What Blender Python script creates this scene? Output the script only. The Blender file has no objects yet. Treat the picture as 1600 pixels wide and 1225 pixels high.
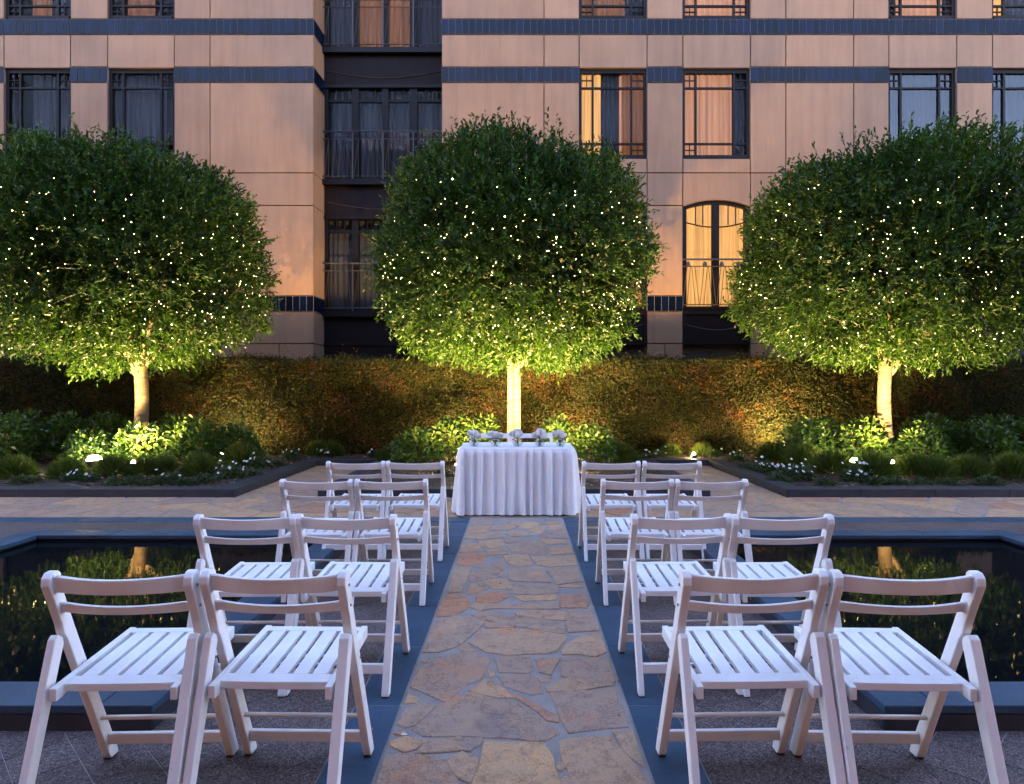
import bpy, bmesh, math, random
import numpy as np
from mathutils import Vector, Matrix

rnd = random.Random(7)
nrng = np.random.default_rng(11)
R = math.radians
scene = bpy.context.scene
COL = scene.collection

# ------------------------------------------------------------------ camera
CAMZ = 1.38
FPX = 1020.0                      # focal length in photograph pixels (1600 wide)
PPX, PPY = 810.0, 608.0           # principal point in the photograph
cam = bpy.data.cameras.new('camera')
cam.sensor_width = 36.0
cam.lens = FPX / 1600 * 36.0
cam.shift_x = (800 - PPX) / 1600
cam.shift_y = -(612.5 - PPY) / 1600
cam.clip_start = 0.05
cam.clip_end = 500
camo = bpy.data.objects.new('camera', cam)
camo.location = (0, 0, CAMZ)
camo.rotation_euler = (R(90), 0, 0)
COL.objects.link(camo)
scene.camera = camo

# ------------------------------------------------------------------ sky, sun, exposure
SUN_EL, SUN_AZ = 9.0, 8.0         # behind the camera, a little to the left
world = bpy.data.worlds.new('World')
scene.world = world
world.use_nodes = True
nt = world.node_tree
nt.nodes.clear()
wo = nt.nodes.new('ShaderNodeOutputWorld')
bg = nt.nodes.new('ShaderNodeBackground')
sk = nt.nodes.new('ShaderNodeTexSky')
sk.sky_type = 'NISHITA'
sk.sun_disc = False
sk.sun_elevation = R(SUN_EL)
sk.sun_rotation = R(180 + SUN_AZ)
sk.air_density = 1.0
sk.dust_density = 0.0
sk.ozone_density = 4.0
bg.inputs['Strength'].default_value = 0.10
tintn = nt.nodes.new('ShaderNodeMix')          # violet cast of the dusk, even over the whole sky
tintn.data_type = 'RGBA'; tintn.blend_type = 'MULTIPLY'
tintn.inputs['Factor'].default_value = 1.0
tintn.inputs['B'].default_value = (2.0, 1.14, 0.95, 1)
nt.links.new(sk.outputs[0], tintn.inputs['A'])
nt.links.new(tintn.outputs['Result'], bg.inputs[0])
nt.links.new(bg.outputs[0], wo.inputs[0])

sun = bpy.data.lights.new('sun', 'SUN')
sun.energy = 0.04
sun.angle = R(25)
sun.color = (1.0, 0.66, 0.46)
suno = bpy.data.objects.new('sun', sun)
suno.rotation_euler = (R(90 - SUN_EL), 0, R(-SUN_AZ))
suno.location = (0, -20, 8)
COL.objects.link(suno)

vs = scene.view_settings
vs.view_transform = 'Standard'
vs.look = 'None'
vs.gamma = 1.0
vs.use_curve_mapping = False
vs.exposure = 4.25
cy = scene.cycles
cy.max_bounces = 6; cy.diffuse_bounces = 2; cy.glossy_bounces = 3; cy.transmission_bounces = 6; cy.transparent_max_bounces = 6
cy.caustics_reflective = False; cy.caustics_refractive = False
cy.sample_clamp_indirect = 4.0
cy.use_adaptive_sampling = True; cy.adaptive_threshold = 0.03

# ------------------------------------------------------------------ helpers
def gX(px, D): return (px - PPX) * D / FPX
def gZ(py, D): return CAMZ - (py - PPY) * D / FPX
def gD(py, z=0.0): return (CAMZ - z) * FPX / (py - PPY)

def link(o, parent=None):
    COL.objects.link(o)
    if parent is not None:
        o.parent = parent
    return o

def tag(o, label=None, cat=None, group=None, kind=None):
    if label: o['label'] = label
    if cat: o['category'] = cat
    if group: o['group'] = group
    if kind: o['kind'] = kind
    return o

def empty(name, loc=(0, 0, 0), rz=0.0, parent=None):
    o = bpy.data.objects.new(name, None)
    o.empty_display_size = 0.2
    o.location = loc
    o.rotation_euler = (0, 0, rz)
    return link(o, parent)

def mesh_obj(name, verts, faces, mat, parent=None, smooth=False, loc=None):
    me = bpy.data.meshes.new(name)
    me.from_pydata([tuple(v) for v in verts], [], faces)
    me.update()
    if mat is not None: me.materials.append(mat)
    if smooth: me.shade_smooth()
    o = bpy.data.objects.new(name, me)
    if loc is not None: o.location = loc
    return link(o, parent)

def quick_mesh(name, V, quads, mat, tint=None, smooth=False):
    """numpy fast path: V (n,3), quads (m,4)"""
    me = bpy.data.meshes.new(name)
    n, m = len(V), len(quads)
    me.vertices.add(n)
    me.vertices.foreach_set('co', np.asarray(V, np.float32).ravel())
    me.loops.add(m * 4)
    me.loops.foreach_set('vertex_index', np.asarray(quads, np.int32).ravel())
    me.polygons.add(m)
    me.polygons.foreach_set('loop_start', np.arange(0, m * 4, 4, dtype=np.int32))
    me.polygons.foreach_set('use_smooth', np.full(m, smooth))
    me.update(calc_edges=True)
    if tint is not None:
        a = me.attributes.new('tint', 'FLOAT', 'POINT')
        a.data.foreach_set('value', np.asarray(tint, np.float32))
    if mat is not None: me.materials.append(mat)
    return me

class MB:
    """collects shapes of ONE part"""
    def __init__(s): s.v, s.f = [], []
    def add(s, v, f):
        b = len(s.v)
        s.v += [tuple(p) for p in v]
        s.f += [[i + b for i in q] for q in f]
        return s
    def box(s, x0, x1, y0, y1, z0, z1, bev=0.0):
        if bev <= 0:
            v = [(x0, y0, z0), (x1, y0, z0), (x1, y1, z0), (x0, y1, z0), (x0, y0, z1), (x1, y0, z1), (x1, y1, z1), (x0, y1, z1)]
            return s.add(v, [(0, 3, 2, 1), (4, 5, 6, 7), (0, 1, 5, 4), (1, 2, 6, 5), (2, 3, 7, 6), (3, 0, 4, 7)])
        bm = bmesh.new()
        bmesh.ops.create_cube(bm, size=1)
        bmesh.ops.scale(bm, vec=(x1 - x0, y1 - y0, z1 - z0), verts=bm.verts)
        bmesh.ops.translate(bm, vec=((x0 + x1) / 2, (y0 + y1) / 2, (z0 + z1) / 2), verts=bm.verts)
        bmesh.ops.bevel(bm, geom=bm.edges[:], offset=bev, segments=1, affect='EDGES', profile=0.5)
        return s.bm(bm)
    def bm(s, bm):
        bm.verts.index_update()
        s.add([v.co[:] for v in bm.verts], [[v.index for v in f.verts] for f in bm.faces])
        bm.free()
        return s
    def tube(s, pts, rad, n=8, cap=True):
        pts = [Vector(p) for p in pts]
        if not hasattr(rad, '__len__'): rad = [rad] * len(pts)
        base = len(s.v)
        t0 = (pts[1] - pts[0]).normalized()
        up = Vector((0, 0, 1)) if abs(t0.z) < 0.9 else Vector((1, 0, 0))
        a = t0.cross(up).normalized()
        for i, p in enumerate(pts):
            t = (pts[min(i + 1, len(pts) - 1)] - pts[max(i - 1, 0)]).normalized()
            a = (a - t * a.dot(t)).normalized()
            b = t.cross(a)
            for k in range(n):
                an = 2 * math.pi * k / n
                s.v.append(tuple(p + (a * math.cos(an) + b * math.sin(an)) * rad[i]))
        for i in range(len(pts) - 1):
            for k in range(n):
                k2 = (k + 1) % n
                s.f.append([base + i * n + k, base + i * n + k2, base + (i + 1) * n + k2, base + (i + 1) * n + k])
        if cap:
            s.f.append([base + k for k in reversed(range(n))])
            s.f.append([base + (len(pts) - 1) * n + k for k in range(n)])
        return s
    def lathe(s, prof, n=20, c=(0, 0, 0)):
        base = len(s.v)
        for (r, z) in prof:
            for k in range(n):
                an = 2 * math.pi * k / n
                s.v.append((c[0] + r * math.cos(an), c[1] + r * math.sin(an), c[2] + z))
        for i in range(len(prof) - 1):
            for k in range(n):
                k2 = (k + 1) % n
                s.f.append([base + i * n + k, base + i * n + k2, base + (i + 1) * n + k2, base + (i + 1) * n + k])
        return s
    def prism(s, poly, axis, a0, a1):
        """poly of 2-D points extruded along axis: 'x' -> (y,z), 'y' -> (x,z)"""
        n = len(poly); base = len(s.v)
        for a in (a0, a1):
            for (p, q) in poly:
                s.v.append((a, p, q) if axis == 'x' else (p, a, q))
        s.f.append([base + i for i in range(n)])
        s.f.append([base + n + i for i in reversed(range(n))])
        for i in range(n):
            j = (i + 1) % n
            s.f.append([base + j, base + i, base + n + i, base + n + j])
        return s
    def build(s, name, mat, parent=None, smooth=False, bevel=0.0, fix=True, loc=None):
        me = bpy.data.meshes.new(name)
        me.from_pydata(s.v, [], s.f)
        if fix or bevel:
            bm = bmesh.new(); bm.from_mesh(me)
            if bevel:
                bmesh.ops.bevel(bm, geom=[e for e in bm.edges if len(e.link_faces) == 2 and e.calc_face_angle(0) > 0.5],
                                offset=bevel, segments=2, affect='EDGES', profile=0.6, clamp_overlap=True)
            bmesh.ops.recalc_face_normals(bm, faces=bm.faces)
            bm.to_mesh(me); bm.free()
        me.update()
        if mat is not None: me.materials.append(mat)
        if smooth: me.shade_smooth()
        o = bpy.data.objects.new(name, me)
        if loc is not None: o.location = loc
        return link(o, parent)

def copy_tree(o, parent=None):
    c = o.copy()
    COL.objects.link(c)
    c.parent = parent
    for ch in list(o.children):
        copy_tree(ch, c)
    return c

def inst(name, me, parent=None, loc=(0, 0, 0), rz=0.0, sc=(1, 1, 1)):
    o = bpy.data.objects.new(name, me)
    o.location = loc; o.rotation_euler = (0, 0, rz); o.scale = sc
    return link(o, parent)

# ------------------------------------------------------------------ materials
MATS = {}
def new_mat(name):
    m = bpy.data.materials.new(name)
    m.use_nodes = True
    MATS[name] = m
    t = m.node_tree
    p = t.nodes['Principled BSDF']
    return m, t, p

def N(t, typ, **kw):
    n = t.nodes.new(typ)
    for k, v in kw.items():
        if k in n.inputs: n.inputs[k].default_value = v
        else: setattr(n, k, v)
    return n

def ramp(t, fac, stops, interp='LINEAR'):
    r = t.nodes.new('ShaderNodeValToRGB')
    r.color_ramp.interpolation = interp
    e = r.color_ramp.elements
    while len(e) < len(stops): e.new(0.5)
    for i, (p, c) in enumerate(stops):
        e[i].position = p
        e[i].color = (c[0], c[1], c[2], 1)
    t.links.new(fac, r.inputs[0])
    return r

def noise(t, scale, detail=4, rough=0.55, coord='Object', vec=None):
    if vec is None:
        tc = t.nodes.new('ShaderNodeTexCoord')
        vec = tc.outputs[coord]
    n = t.nodes.new('ShaderNodeTexNoise')
    n.inputs['Scale'].default_value = scale
    n.inputs['Detail'].default_value = detail
    n.inputs['Roughness'].default_value = rough
    t.links.new(vec, n.inputs['Vector'])
    return n

def world_pos(t):
    return t.nodes.new('ShaderNodeNewGeometry').outputs['Position']

def bump(t, p, height, strength=0.3, dist=0.01):
    b = t.nodes.new('ShaderNodeBump')
    b.inputs['Strength'].default_value = strength
    b.inputs['Distance'].default_value = dist
    t.links.new(height, b.inputs['Height'])
    t.links.new(b.outputs[0], p.inputs['Normal'])
    return b

def mixc(t, fac, a, b, mode='MIX'):
    m = t.nodes.new('ShaderNodeMix')
    m.data_type = 'RGBA'; m.blend_type = mode
    for sock, val in ((m.inputs['Factor'], fac), (m.inputs['A'], a), (m.inputs['B'], b)):
        if hasattr(val, 'is_linked') or hasattr(val, 'links'): t.links.new(val, sock)
        elif isinstance(val, (int, float)): sock.default_value = val
        else: sock.default_value = (*val, 1)
    return m.outputs['Result']

# white painted timber
def mat_white_paint():
    m, t, p = new_mat('white_paint')
    n = noise(t, 9, 6, 0.6, vec=world_pos(t))
    r = ramp(t, n.outputs[0], [(0.3, (0.74, 0.735, 0.73)), (0.7, (0.82, 0.815, 0.81))])
    n2 = noise(t, 60, 3, 0.7, vec=world_pos(t))
    r2 = ramp(t, n2.outputs[0], [(0.66, (0, 0, 0)), (0.72, (1, 1, 1))])
    c = mixc(t, r2.outputs[0], r.outputs[0], (0.6, 0.57, 0.53))
    t.links.new(c, p.inputs['Base Color'])
    p.inputs['Roughness'].default_value = 0.5
    n3 = noise(t, 25, 4, 0.6)
    bump(t, p, n3.outputs[0], 0.08, 0.004)
    return m
M_WHITE = mat_white_paint()

def simple(name, col, rough=0.5, metal=0.0, vary=0.0, vscale=8, bmp=0.0, bscale=40, spec=None):
    m, t, p = new_mat(name)
    p.inputs['Roughness'].default_value = rough
    p.inputs['Metallic'].default_value = metal
    if spec is not None: p.inputs['Specular IOR Level'].default_value = spec
    if vary > 0:
        n = noise(t, vscale, 5, 0.6, vec=world_pos(t))
        lo = tuple(max(0, c * (1 - vary)) for c in col); hi = tuple(min(1, c * (1 + vary)) for c in col)
        r = ramp(t, n.outputs[0], [(0.3, lo), (0.7, hi)])
        t.links.new(r.outputs[0], p.inputs['Base Color'])
    else:
        p.inputs['Base Color'].default_value = (*col, 1)
    if bmp > 0:
        n = noise(t, bscale, 5, 0.6, vec=world_pos(t))
        bump(t, p, n.outputs[0], bmp, 0.01)
    return m

M_RUBBER = simple('black_rubber', (0.015, 0.015, 0.016), 0.7)
M_SCREW = simple('screw_steel', (0.25, 0.25, 0.26), 0.4, 0.9)

def mat_flagstone():
    m, t, p = new_mat('flagstone')
    oi = t.nodes.new('ShaderNodeObjectInfo')
    wp = world_pos(t)
    big = noise(t, 3.2, 8, 0.62, vec=wp)
    med = noise(t, 11, 8, 0.65, vec=wp)
    fine = noise(t, 140, 4, 0.7, vec=wp)
    per = ramp(t, oi.outputs['Random'], [(0.0, (0.54, 0.35, 0.16)), (0.2, (0.34, 0.265, 0.19)), (0.38, (0.58, 0.39, 0.19)),
                                        (0.55, (0.29, 0.235, 0.195)), (0.72, (0.64, 0.42, 0.18)), (0.88, (0.38, 0.29, 0.20)), (0.965, (0.52, 0.23, 0.105))])
    blot = ramp(t, big.outputs[0], [(0.34, (0.20, 0.18, 0.175)), (0.46, (0.42, 0.31, 0.20)), (0.55, (0.33, 0.26, 0.20)), (0.68, (0.60, 0.37, 0.17))])
    c = mixc(t, 0.45, per.outputs[0], blot.outputs[0])
    rno = noise(t, 4.2, 6, 0.55, vec=wp)
    rust = ramp(t, rno.outputs[0], [(0.56, (0, 0, 0)), (0.74, (0.85, 0.85, 0.85))])
    c = mixc(t, rust.outputs[0], c, (0.54, 0.25, 0.11))
    dark = ramp(t, med.outputs[0], [(0.30, (0.42, 0.42, 0.48)), (0.47, (1, 1, 1))])
    c = mixc(t, 0.55, c, dark.outputs[0], 'MULTIPLY')
    c = mixc(t, 1.0, c, (1.0, 0.90, 0.93), 'MULTIPLY')
    crk = noise(t, 2.6, 9, 0.72, vec=wp)            # thin delamination lines of the riven face
    cl = ramp(t, crk.outputs[0], [(0.485, (1, 1, 1)), (0.497, (0.45, 0.44, 0.46)), (0.503, (0.45, 0.44, 0.46)), (0.515, (1, 1, 1))])
    c = mixc(t, 0.55, c, cl.outputs[0], 'MULTIPLY')
    sp = ramp(t, fine.outputs[0], [(0.3, (0.62, 0.62, 0.64)), (0.7, (1.3, 1.3, 1.3))])
    c = mixc(t, 0.75, c, sp.outputs[0], 'MULTIPLY')
    t.links.new(c, p.inputs['Base Color'])
    p.inputs['Roughness'].default_value = 0.66
    p.inputs['Specular IOR Level'].default_value = 0.15
    # riven steps: quantised noise
    h = t.nodes.new('ShaderNodeMath'); h.operation = 'SNAP'; h.inputs[1].default_value = 0.09
    riv = noise(t, 5.0, 7, 0.6, vec=wp)
    t.links.new(riv.outputs[0], h.inputs[0])
    a = t.nodes.new('ShaderNodeMath'); a.operation = 'MULTIPLY_ADD'; a.inputs[1].default_value = 0.25
    t.links.new(fine.outputs[0], a.inputs[0]); t.links.new(h.outputs[0], a.inputs[2])
    b = t.nodes.new('ShaderNodeMath'); b.operation = 'MULTIPLY_ADD'; b.inputs[1].default_value = 0.6
    t.links.new(med.outputs[0], b.inputs[0]); t.links.new(a.outputs[0], b.inputs[2])
    bump(t, p, b.outputs[0], 0.55, 0.014)
    return m
M_FLAG = mat_flagstone()

def mat_grout():
    m, t, p = new_mat('mortar')
    n = noise(t, 260, 3, 0.8, vec=world_pos(t))
    n1 = noise(t, 5, 5, 0.6, vec=world_pos(t))
    r = ramp(t, n.outputs[0], [(0.3, (0.15, 0.132, 0.12)), (0.5, (0.275, 0.245, 0.222)), (0.72, (0.52, 0.485, 0.45))])
    r1 = ramp(t, n1.outputs[0], [(0.3, (0.75, 0.75, 0.75)), (0.7, (1.15, 1.12, 1.08))])
    t.links.new(mixc(t, 1.0, r.outputs[0], r1.outputs[0], 'MULTIPLY'), p.inputs['Base Color'])
    p.inputs['Roughness'].default_value = 0.9
    bump(t, p, n.outputs[0], 0.5, 0.006)
    return m
M_GROUT = mat_grout()

def mat_bluestone():
    m, t, p = new_mat('bluestone')
    oi = t.nodes.new('ShaderNodeObjectInfo')
    wp = world_pos(t)
    n = noise(t, 120, 4, 0.75, vec=wp)
    n1 = noise(t, 4, 6, 0.6, vec=wp)
    r = ramp(t, n.outputs[0], [(0.3, (0.018, 0.042, 0.072)), (0.7, (0.052, 0.098, 0.152))])
    r1 = ramp(t, n1.outputs[0], [(0.3, (0.72, 0.74, 0.76)), (0.7, (1.2, 1.18, 1.15))])
    c = mixc(t, 1.0, r.outputs[0], r1.outputs[0], 'MULTIPLY')
    rr = ramp(t, oi.outputs['Random'], [(0, (0.85, 0.86, 0.88)), (1, (1.12, 1.1, 1.1))])
    c = mixc(t, 1.0, c, rr.outputs[0], 'MULTIPLY')
    v = t.nodes.new('ShaderNodeTexVoronoi'); v.inputs['Scale'].default_value = 28
    t.links.new(wp, v.inputs['Vector'])
    pit = ramp(t, v.outputs['Distance'], [(0.06, (0.35, 0.35, 0.36)), (0.12, (1, 1, 1))])
    c = mixc(t, 0.8, c, pit.outputs[0], 'MULTIPLY')
    t.links.new(c, p.inputs['Base Color'])
    p.inputs['Roughness'].default_value = 0.5
    p.inputs['Specular IOR Level'].default_value = 0.22
    bump(t, p, n.outputs[0], 0.25, 0.004)
    return m
M_BLUE = mat_bluestone()

def mat_granite():
    m, t, p = new_mat('pink_granite')
    oi = t.nodes.new('ShaderNodeObjectInfo')
    wp = world_pos(t)
    v = t.nodes.new('ShaderNodeTexVoronoi'); v.inputs['Scale'].default_value = 190
    t.links.new(wp, v.inputs['Vector'])
    r = ramp(t, v.outputs['Color'], [(0.1, (0.02, 0.018, 0.02)), (0.4, (0.085, 0.064, 0.064)), (0.65, (0.14, 0.104, 0.10)), (0.95, (0.25, 0.21, 0.20))])
    n1 = noise(t, 2.5, 5, 0.6, vec=wp)
    r1 = ramp(t, n1.outputs[0], [(0.3, (0.72, 0.7, 0.7)), (0.7, (1.15, 1.13, 1.12))])
    c = mixc(t, 1.0, r.outputs[0], r1.outputs[0], 'MULTIPLY')
    rr = ramp(t, oi.outputs['Random'], [(0, (0.86, 0.85, 0.86)), (1, (1.1, 1.1, 1.09))])
    c = mixc(t, 1.0, c, rr.outputs[0], 'MULTIPLY')
    t.links.new(c, p.inputs['Base Color'])
    p.inputs['Roughness'].default_value = 0.6
    p.inputs['Specular IOR Level'].default_value = 0.2
    bump(t, p, v.outputs['Distance'], 0.3, 0.003)
    return m
M_GRAN = mat_granite()

M_KERB = simple('kerb_bluestone', (0.030, 0.032, 0.042), 0.6, spec=0.3, vary=0.28, vscale=7, bmp=0.15, bscale=90)

def mat_soil():
    m, t, p = new_mat('soil')
    wp = world_pos(t)
    n = noise(t, 22, 8, 0.7, vec=wp)
    r = ramp(t, n.outputs[0], [(0.3, (0.018, 0.011, 0.008)), (0.55, (0.055, 0.03, 0.02)), (0.75, (0.12, 0.07, 0.045))])
    t.links.new(r.outputs[0], p.inputs['Base Color'])
    p.inputs['Roughness'].default_value = 0.95
    bump(t, p, n.outputs[0], 0.9, 0.05)
    return m
M_SOIL = mat_soil()
def mat_tinted(name, stops, rough=0.9):
    m, t, p = new_mat(name)
    a = N(t, 'ShaderNodeAttribute', attribute_name='tint')
    r = ramp(t, a.outputs['Fac'], stops)
    t.links.new(r.outputs[0], p.inputs['Base Color'])
    p.inputs['Roughness'].default_value = rough
    return m
M_CHIP = mat_tinted('bark_chip', [(0, (0.04, 0.022, 0.015)), (0.6, (0.12, 0.066, 0.042)), (1, (0.28, 0.19, 0.13))])

def mat_leaf(name, stops, rough=0.42, transl=0.3, spec=0.5, tcol=(1.5, 1.6, 0.6)):
    m, t, p = new_mat(name)
    a = N(t, 'ShaderNodeAttribute', attribute_name='tint')
    r = ramp(t, a.outputs['Fac'], stops)
    t.links.new(r.outputs[0], p.inputs['Base Color'])
    p.inputs['Roughness'].default_value = rough
    p.inputs['Specular IOR Level'].default_value = spec
    tr = t.nodes.new('ShaderNodeBsdfTranslucent')
    t.links.new(mixc(t, 1.0, r.outputs[0], tcol, 'MULTIPLY'), tr.inputs['Color'])
    mx = t.nodes.new('ShaderNodeMixShader'); mx.inputs[0].default_value = transl
    t.links.new(p.outputs[0], mx.inputs[1]); t.links.new(tr.outputs[0], mx.inputs[2])
    t.links.new(mx.outputs[0], t.nodes['Material Output'].inputs['Surface'])
    return m
M_FICUS = mat_leaf('ficus_leaf', [(0, (0.008, 0.024, 0.004)), (0.45, (0.025, 0.064, 0.008)), (0.8, (0.05, 0.108, 0.014)), (1, (0.10, 0.165, 0.025))], 0.45, 0.3, 0.32)
M_HEDGE = mat_leaf('hedge_leaf', [(0, (0.018, 0.026, 0.006)), (0.35, (0.045, 0.055, 0.012)), (0.58, (0.075, 0.058, 0.018)), (0.74, (0.15, 0.055, 0.018)), (1, (0.27, 0.095, 0.035))], 0.6, 0.2, 0.3, (1.4, 1.3, 0.8))
M_SHRUB = mat_leaf('shrub_leaf', [(0, (0.022, 0.05, 0.012)), (0.5, (0.05, 0.105, 0.02)), (1, (0.10, 0.16, 0.03))], 0.45, 0.33)
M_FEATHER = mat_leaf('feathery_leaf', [(0, (0.04, 0.062, 0.014)), (0.6, (0.085, 0.125, 0.024)), (1, (0.15, 0.18, 0.04))], 0.7, 0.3, 0.2)
M_LOW = mat_leaf('bedding_leaf', [(0, (0.018, 0.035, 0.012)), (1, (0.055, 0.085, 0.025))], 0.5, 0.25)
M_PETAL = mat_leaf('white_petal', [(0, (0.72, 0.72, 0.7)), (1, (0.82, 0.82, 0.8))], 0.6, 0.25, 0.2, (1, 1, 1))
M_HYD = mat_leaf('cream_petal', [(0, (0.76, 0.70, 0.63)), (0.7, (0.85, 0.82, 0.78)), (1, (0.88, 0.87, 0.85))], 0.7, 0.15, 0.2, (1, 1, 1))

def mat_bark():
    m, t, p = new_mat('pale_bark')
    tc = t.nodes.new('ShaderNodeTexCoord')
    mp = t.nodes.new('ShaderNodeMapping'); mp.inputs['Scale'].default_value = (2.5, 2.5, 14)
    t.links.new(tc.outputs['Object'], mp.inputs[0])
    n = noise(t, 2.2, 8, 0.65, vec=mp.outputs[0])
    r = ramp(t, n.outputs[0], [(0.28, (0.07, 0.05, 0.03)), (0.5, (0.16, 0.12, 0.08)), (0.72, (0.25, 0.205, 0.15))])
    t.links.new(r.outputs[0], p.inputs['Base Color'])
    p.inputs['Roughness'].default_value = 0.8
    bump(t, p, n.outputs[0], 0.5, 0.02)
    return m
M_BARK = mat_bark()
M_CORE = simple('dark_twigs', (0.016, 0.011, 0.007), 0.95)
M_STEM = simple('woody_stem', (0.11, 0.075, 0.045), 0.85, vary=0.3)

def mat_water():
    m, t, p = new_mat('pool_water')
    p.inputs['Base Color'].default_value = (0.0035, 0.0045, 0.006, 1)
    p.inputs['Roughness'].default_value = 0.03
    p.inputs['IOR'].default_value = 1.10
    wp = world_pos(t)
    mp = t.nodes.new('ShaderNodeMapping'); mp.inputs['Scale'].default_value = (1.0, 1.0, 1)
    t.links.new(wp, mp.inputs[0])
    n = noise(t, 5.0, 2, 0.5, vec=mp.outputs[0])
    bump(t, p, n.outputs[0], 0.02, 0.02)
    return m
M_WATER = mat_water()
M_POOLTILE = simple('black_pool_lining', (0.012, 0.012, 0.014), 0.35)

def mat_panel():
    m, t, p = new_mat('precast_panel')
    oi = t.nodes.new('ShaderNodeObjectInfo')
    wp = world_pos(t)
    n = noise(t, 1.1, 6, 0.6, vec=wp)
    mp = t.nodes.new('ShaderNodeMapping'); mp.inputs['Scale'].default_value = (5, 5, 0.35)
    t.links.new(wp, mp.inputs[0])
    st = noise(t, 1.5, 6, 0.65, vec=mp.outputs[0])
    fine = noise(t, 90, 3, 0.7, vec=wp)
    r = ramp(t, n.outputs[0], [(0.3, (0.222, 0.128, 0.072)), (0.7, (0.268, 0.158, 0.091))])
    rs = ramp(t, st.outputs[0], [(0.25, (0.76, 0.75, 0.77)), (0.58, (1.03, 1.03, 1.03))])
    c = mixc(t, 0.8, r.outputs[0], rs.outputs[0], 'MULTIPLY')
    rr = ramp(t, oi.outputs['Random'], [(0, (0.89, 0.88, 0.885)), (1, (1.07, 1.06, 1.05))])
    c = mixc(t, 1.0, c, rr.outputs[0], 'MULTIPLY')
    t.links.new(c, p.inputs['Base Color'])
    p.inputs['Roughness'].default_value = 0.75
    bump(t, p, fine.outputs[0], 0.12, 0.004)
    return m
M_PANEL = mat_panel()
M_BRICK = simple('brown_brick', (0.10, 0.050, 0.033), 0.85, vary=0.25, vscale=3)
M_JOINT = simple('panel_joint', (0.075, 0.055, 0.045), 0.9)
def mat_tile():
    m, t, p = new_mat('navy_glazed_tile')
    oi = t.nodes.new('ShaderNodeObjectInfo')
    rr = ramp(t, oi.outputs['Random'], [(0, (0.0012, 0.0025, 0.009)), (0.6, (0.0018, 0.0042, 0.014)), (1, (0.003, 0.0075, 0.024))])
    t.links.new(rr.outputs[0], p.inputs['Base Color'])
    p.inputs['Roughness'].default_value = 0.2
    p.inputs['Specular IOR Level'].default_value = 0.13
    n = noise(t, 6, 2, 0.5, vec=world_pos(t))
    bump(t, p, n.outputs[0], 0.1, 0.01)
    return m
M_TILE = mat_tile()
M_TGROUT = simple('tile_grout', (0.16, 0.14, 0.14), 0.9)
M_FRAME = simple('dark_bronze_frame', (0.0055, 0.0040, 0.0048), 0.5, 0.0, spec=0.15, vary=0.15)
M_SPAN = simple('brown_metal_cladding', (0.0075, 0.0042, 0.0045), 0.6, 0.0, spec=0.12, vary=0.25, vscale=3)
M_RAIL = simple('iron_railing', (0.035, 0.027, 0.025), 0.5, 0.2)
M_ROOM = simple('dark_room', (0.03, 0.026, 0.024), 0.9)

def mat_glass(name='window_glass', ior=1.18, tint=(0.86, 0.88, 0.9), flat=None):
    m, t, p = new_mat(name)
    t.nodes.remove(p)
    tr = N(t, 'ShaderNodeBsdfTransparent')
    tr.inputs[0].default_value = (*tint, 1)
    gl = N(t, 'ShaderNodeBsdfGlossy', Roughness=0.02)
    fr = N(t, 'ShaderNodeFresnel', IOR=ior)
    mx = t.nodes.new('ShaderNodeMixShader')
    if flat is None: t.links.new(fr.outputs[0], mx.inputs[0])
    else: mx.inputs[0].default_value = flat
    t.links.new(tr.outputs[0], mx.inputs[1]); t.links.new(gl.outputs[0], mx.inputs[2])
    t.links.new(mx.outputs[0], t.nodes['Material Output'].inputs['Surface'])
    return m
M_GLASS = mat_glass()
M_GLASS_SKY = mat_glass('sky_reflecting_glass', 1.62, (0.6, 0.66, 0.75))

def mat_curtain(name, col, emit, ecol):
    m, t, p = new_mat(name)
    mp = t.nodes.new('ShaderNodeMapping'); mp.inputs['Scale'].default_value = (9, 9, 0.15)
    t.links.new(world_pos(t), mp.inputs[0])
    n = noise(t, 1.6, 4, 0.6, vec=mp.outputs[0])
    r = ramp(t, n.outputs[0], [(0.32, tuple(c * 0.6 for c in col)), (0.65, col)])
    t.links.new(r.outputs[0], p.inputs['Base Color'])
    p.inputs['Roughness'].default_value = 0.9
    if emit > 0:
        re = ramp(t, n.outputs[0], [(0.30, tuple(c * 0.42 for c in ecol)), (0.68, ecol)])
        t.links.new(re.outputs[0], p.inputs['Emission Color'])
        p.inputs['Emission Strength'].default_value = emit
    return m
M_CUR_DARK = mat_curtain('unlit_curtain', (0.045, 0.046, 0.055), 0, (0, 0, 0))
M_CUR_PINK = mat_curtain('lit_peach_curtain', (0.12, 0.09, 0.07), 0.042, (1.0, 0.42, 0.19))
M_CUR_YEL = mat_curtain('lit_yellow_curtain', (0.12, 0.09, 0.06), 0.070, (1.0, 0.47, 0.12))
M_CUR_DIM = mat_curtain('dim_orange_curtain', (0.07, 0.045, 0.03), 0.014, (1.0, 0.36, 0.10))

def mat_cloth():
    m, t, p = new_mat('white_linen')
    wp = world_pos(t)
    n = noise(t, 5, 5, 0.6, vec=wp)
    w = noise(t, 420, 2, 0.5, vec=wp)
    r = ramp(t, n.outputs[0], [(0.3, (0.76, 0.75, 0.76)), (0.7, (0.82, 0.81, 0.82))])
    t.links.new(r.outputs[0], p.inputs['Base Color'])
    p.inputs['Roughness'].default_value = 0.75
    p.inputs['Sheen Weight'].default_value = 0.15
    a = t.nodes.new('ShaderNodeMath'); a.operation = 'MULTIPLY_ADD'; a.inputs[1].default_value = 0.05
    t.links.new(w.outputs[0], a.inputs[0]); t.links.new(n.outputs[0], a.inputs[2])
    bump(t, p, a.outputs[0], 0.25, 0.03)
    return m
M_CLOTH = mat_cloth()

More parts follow.
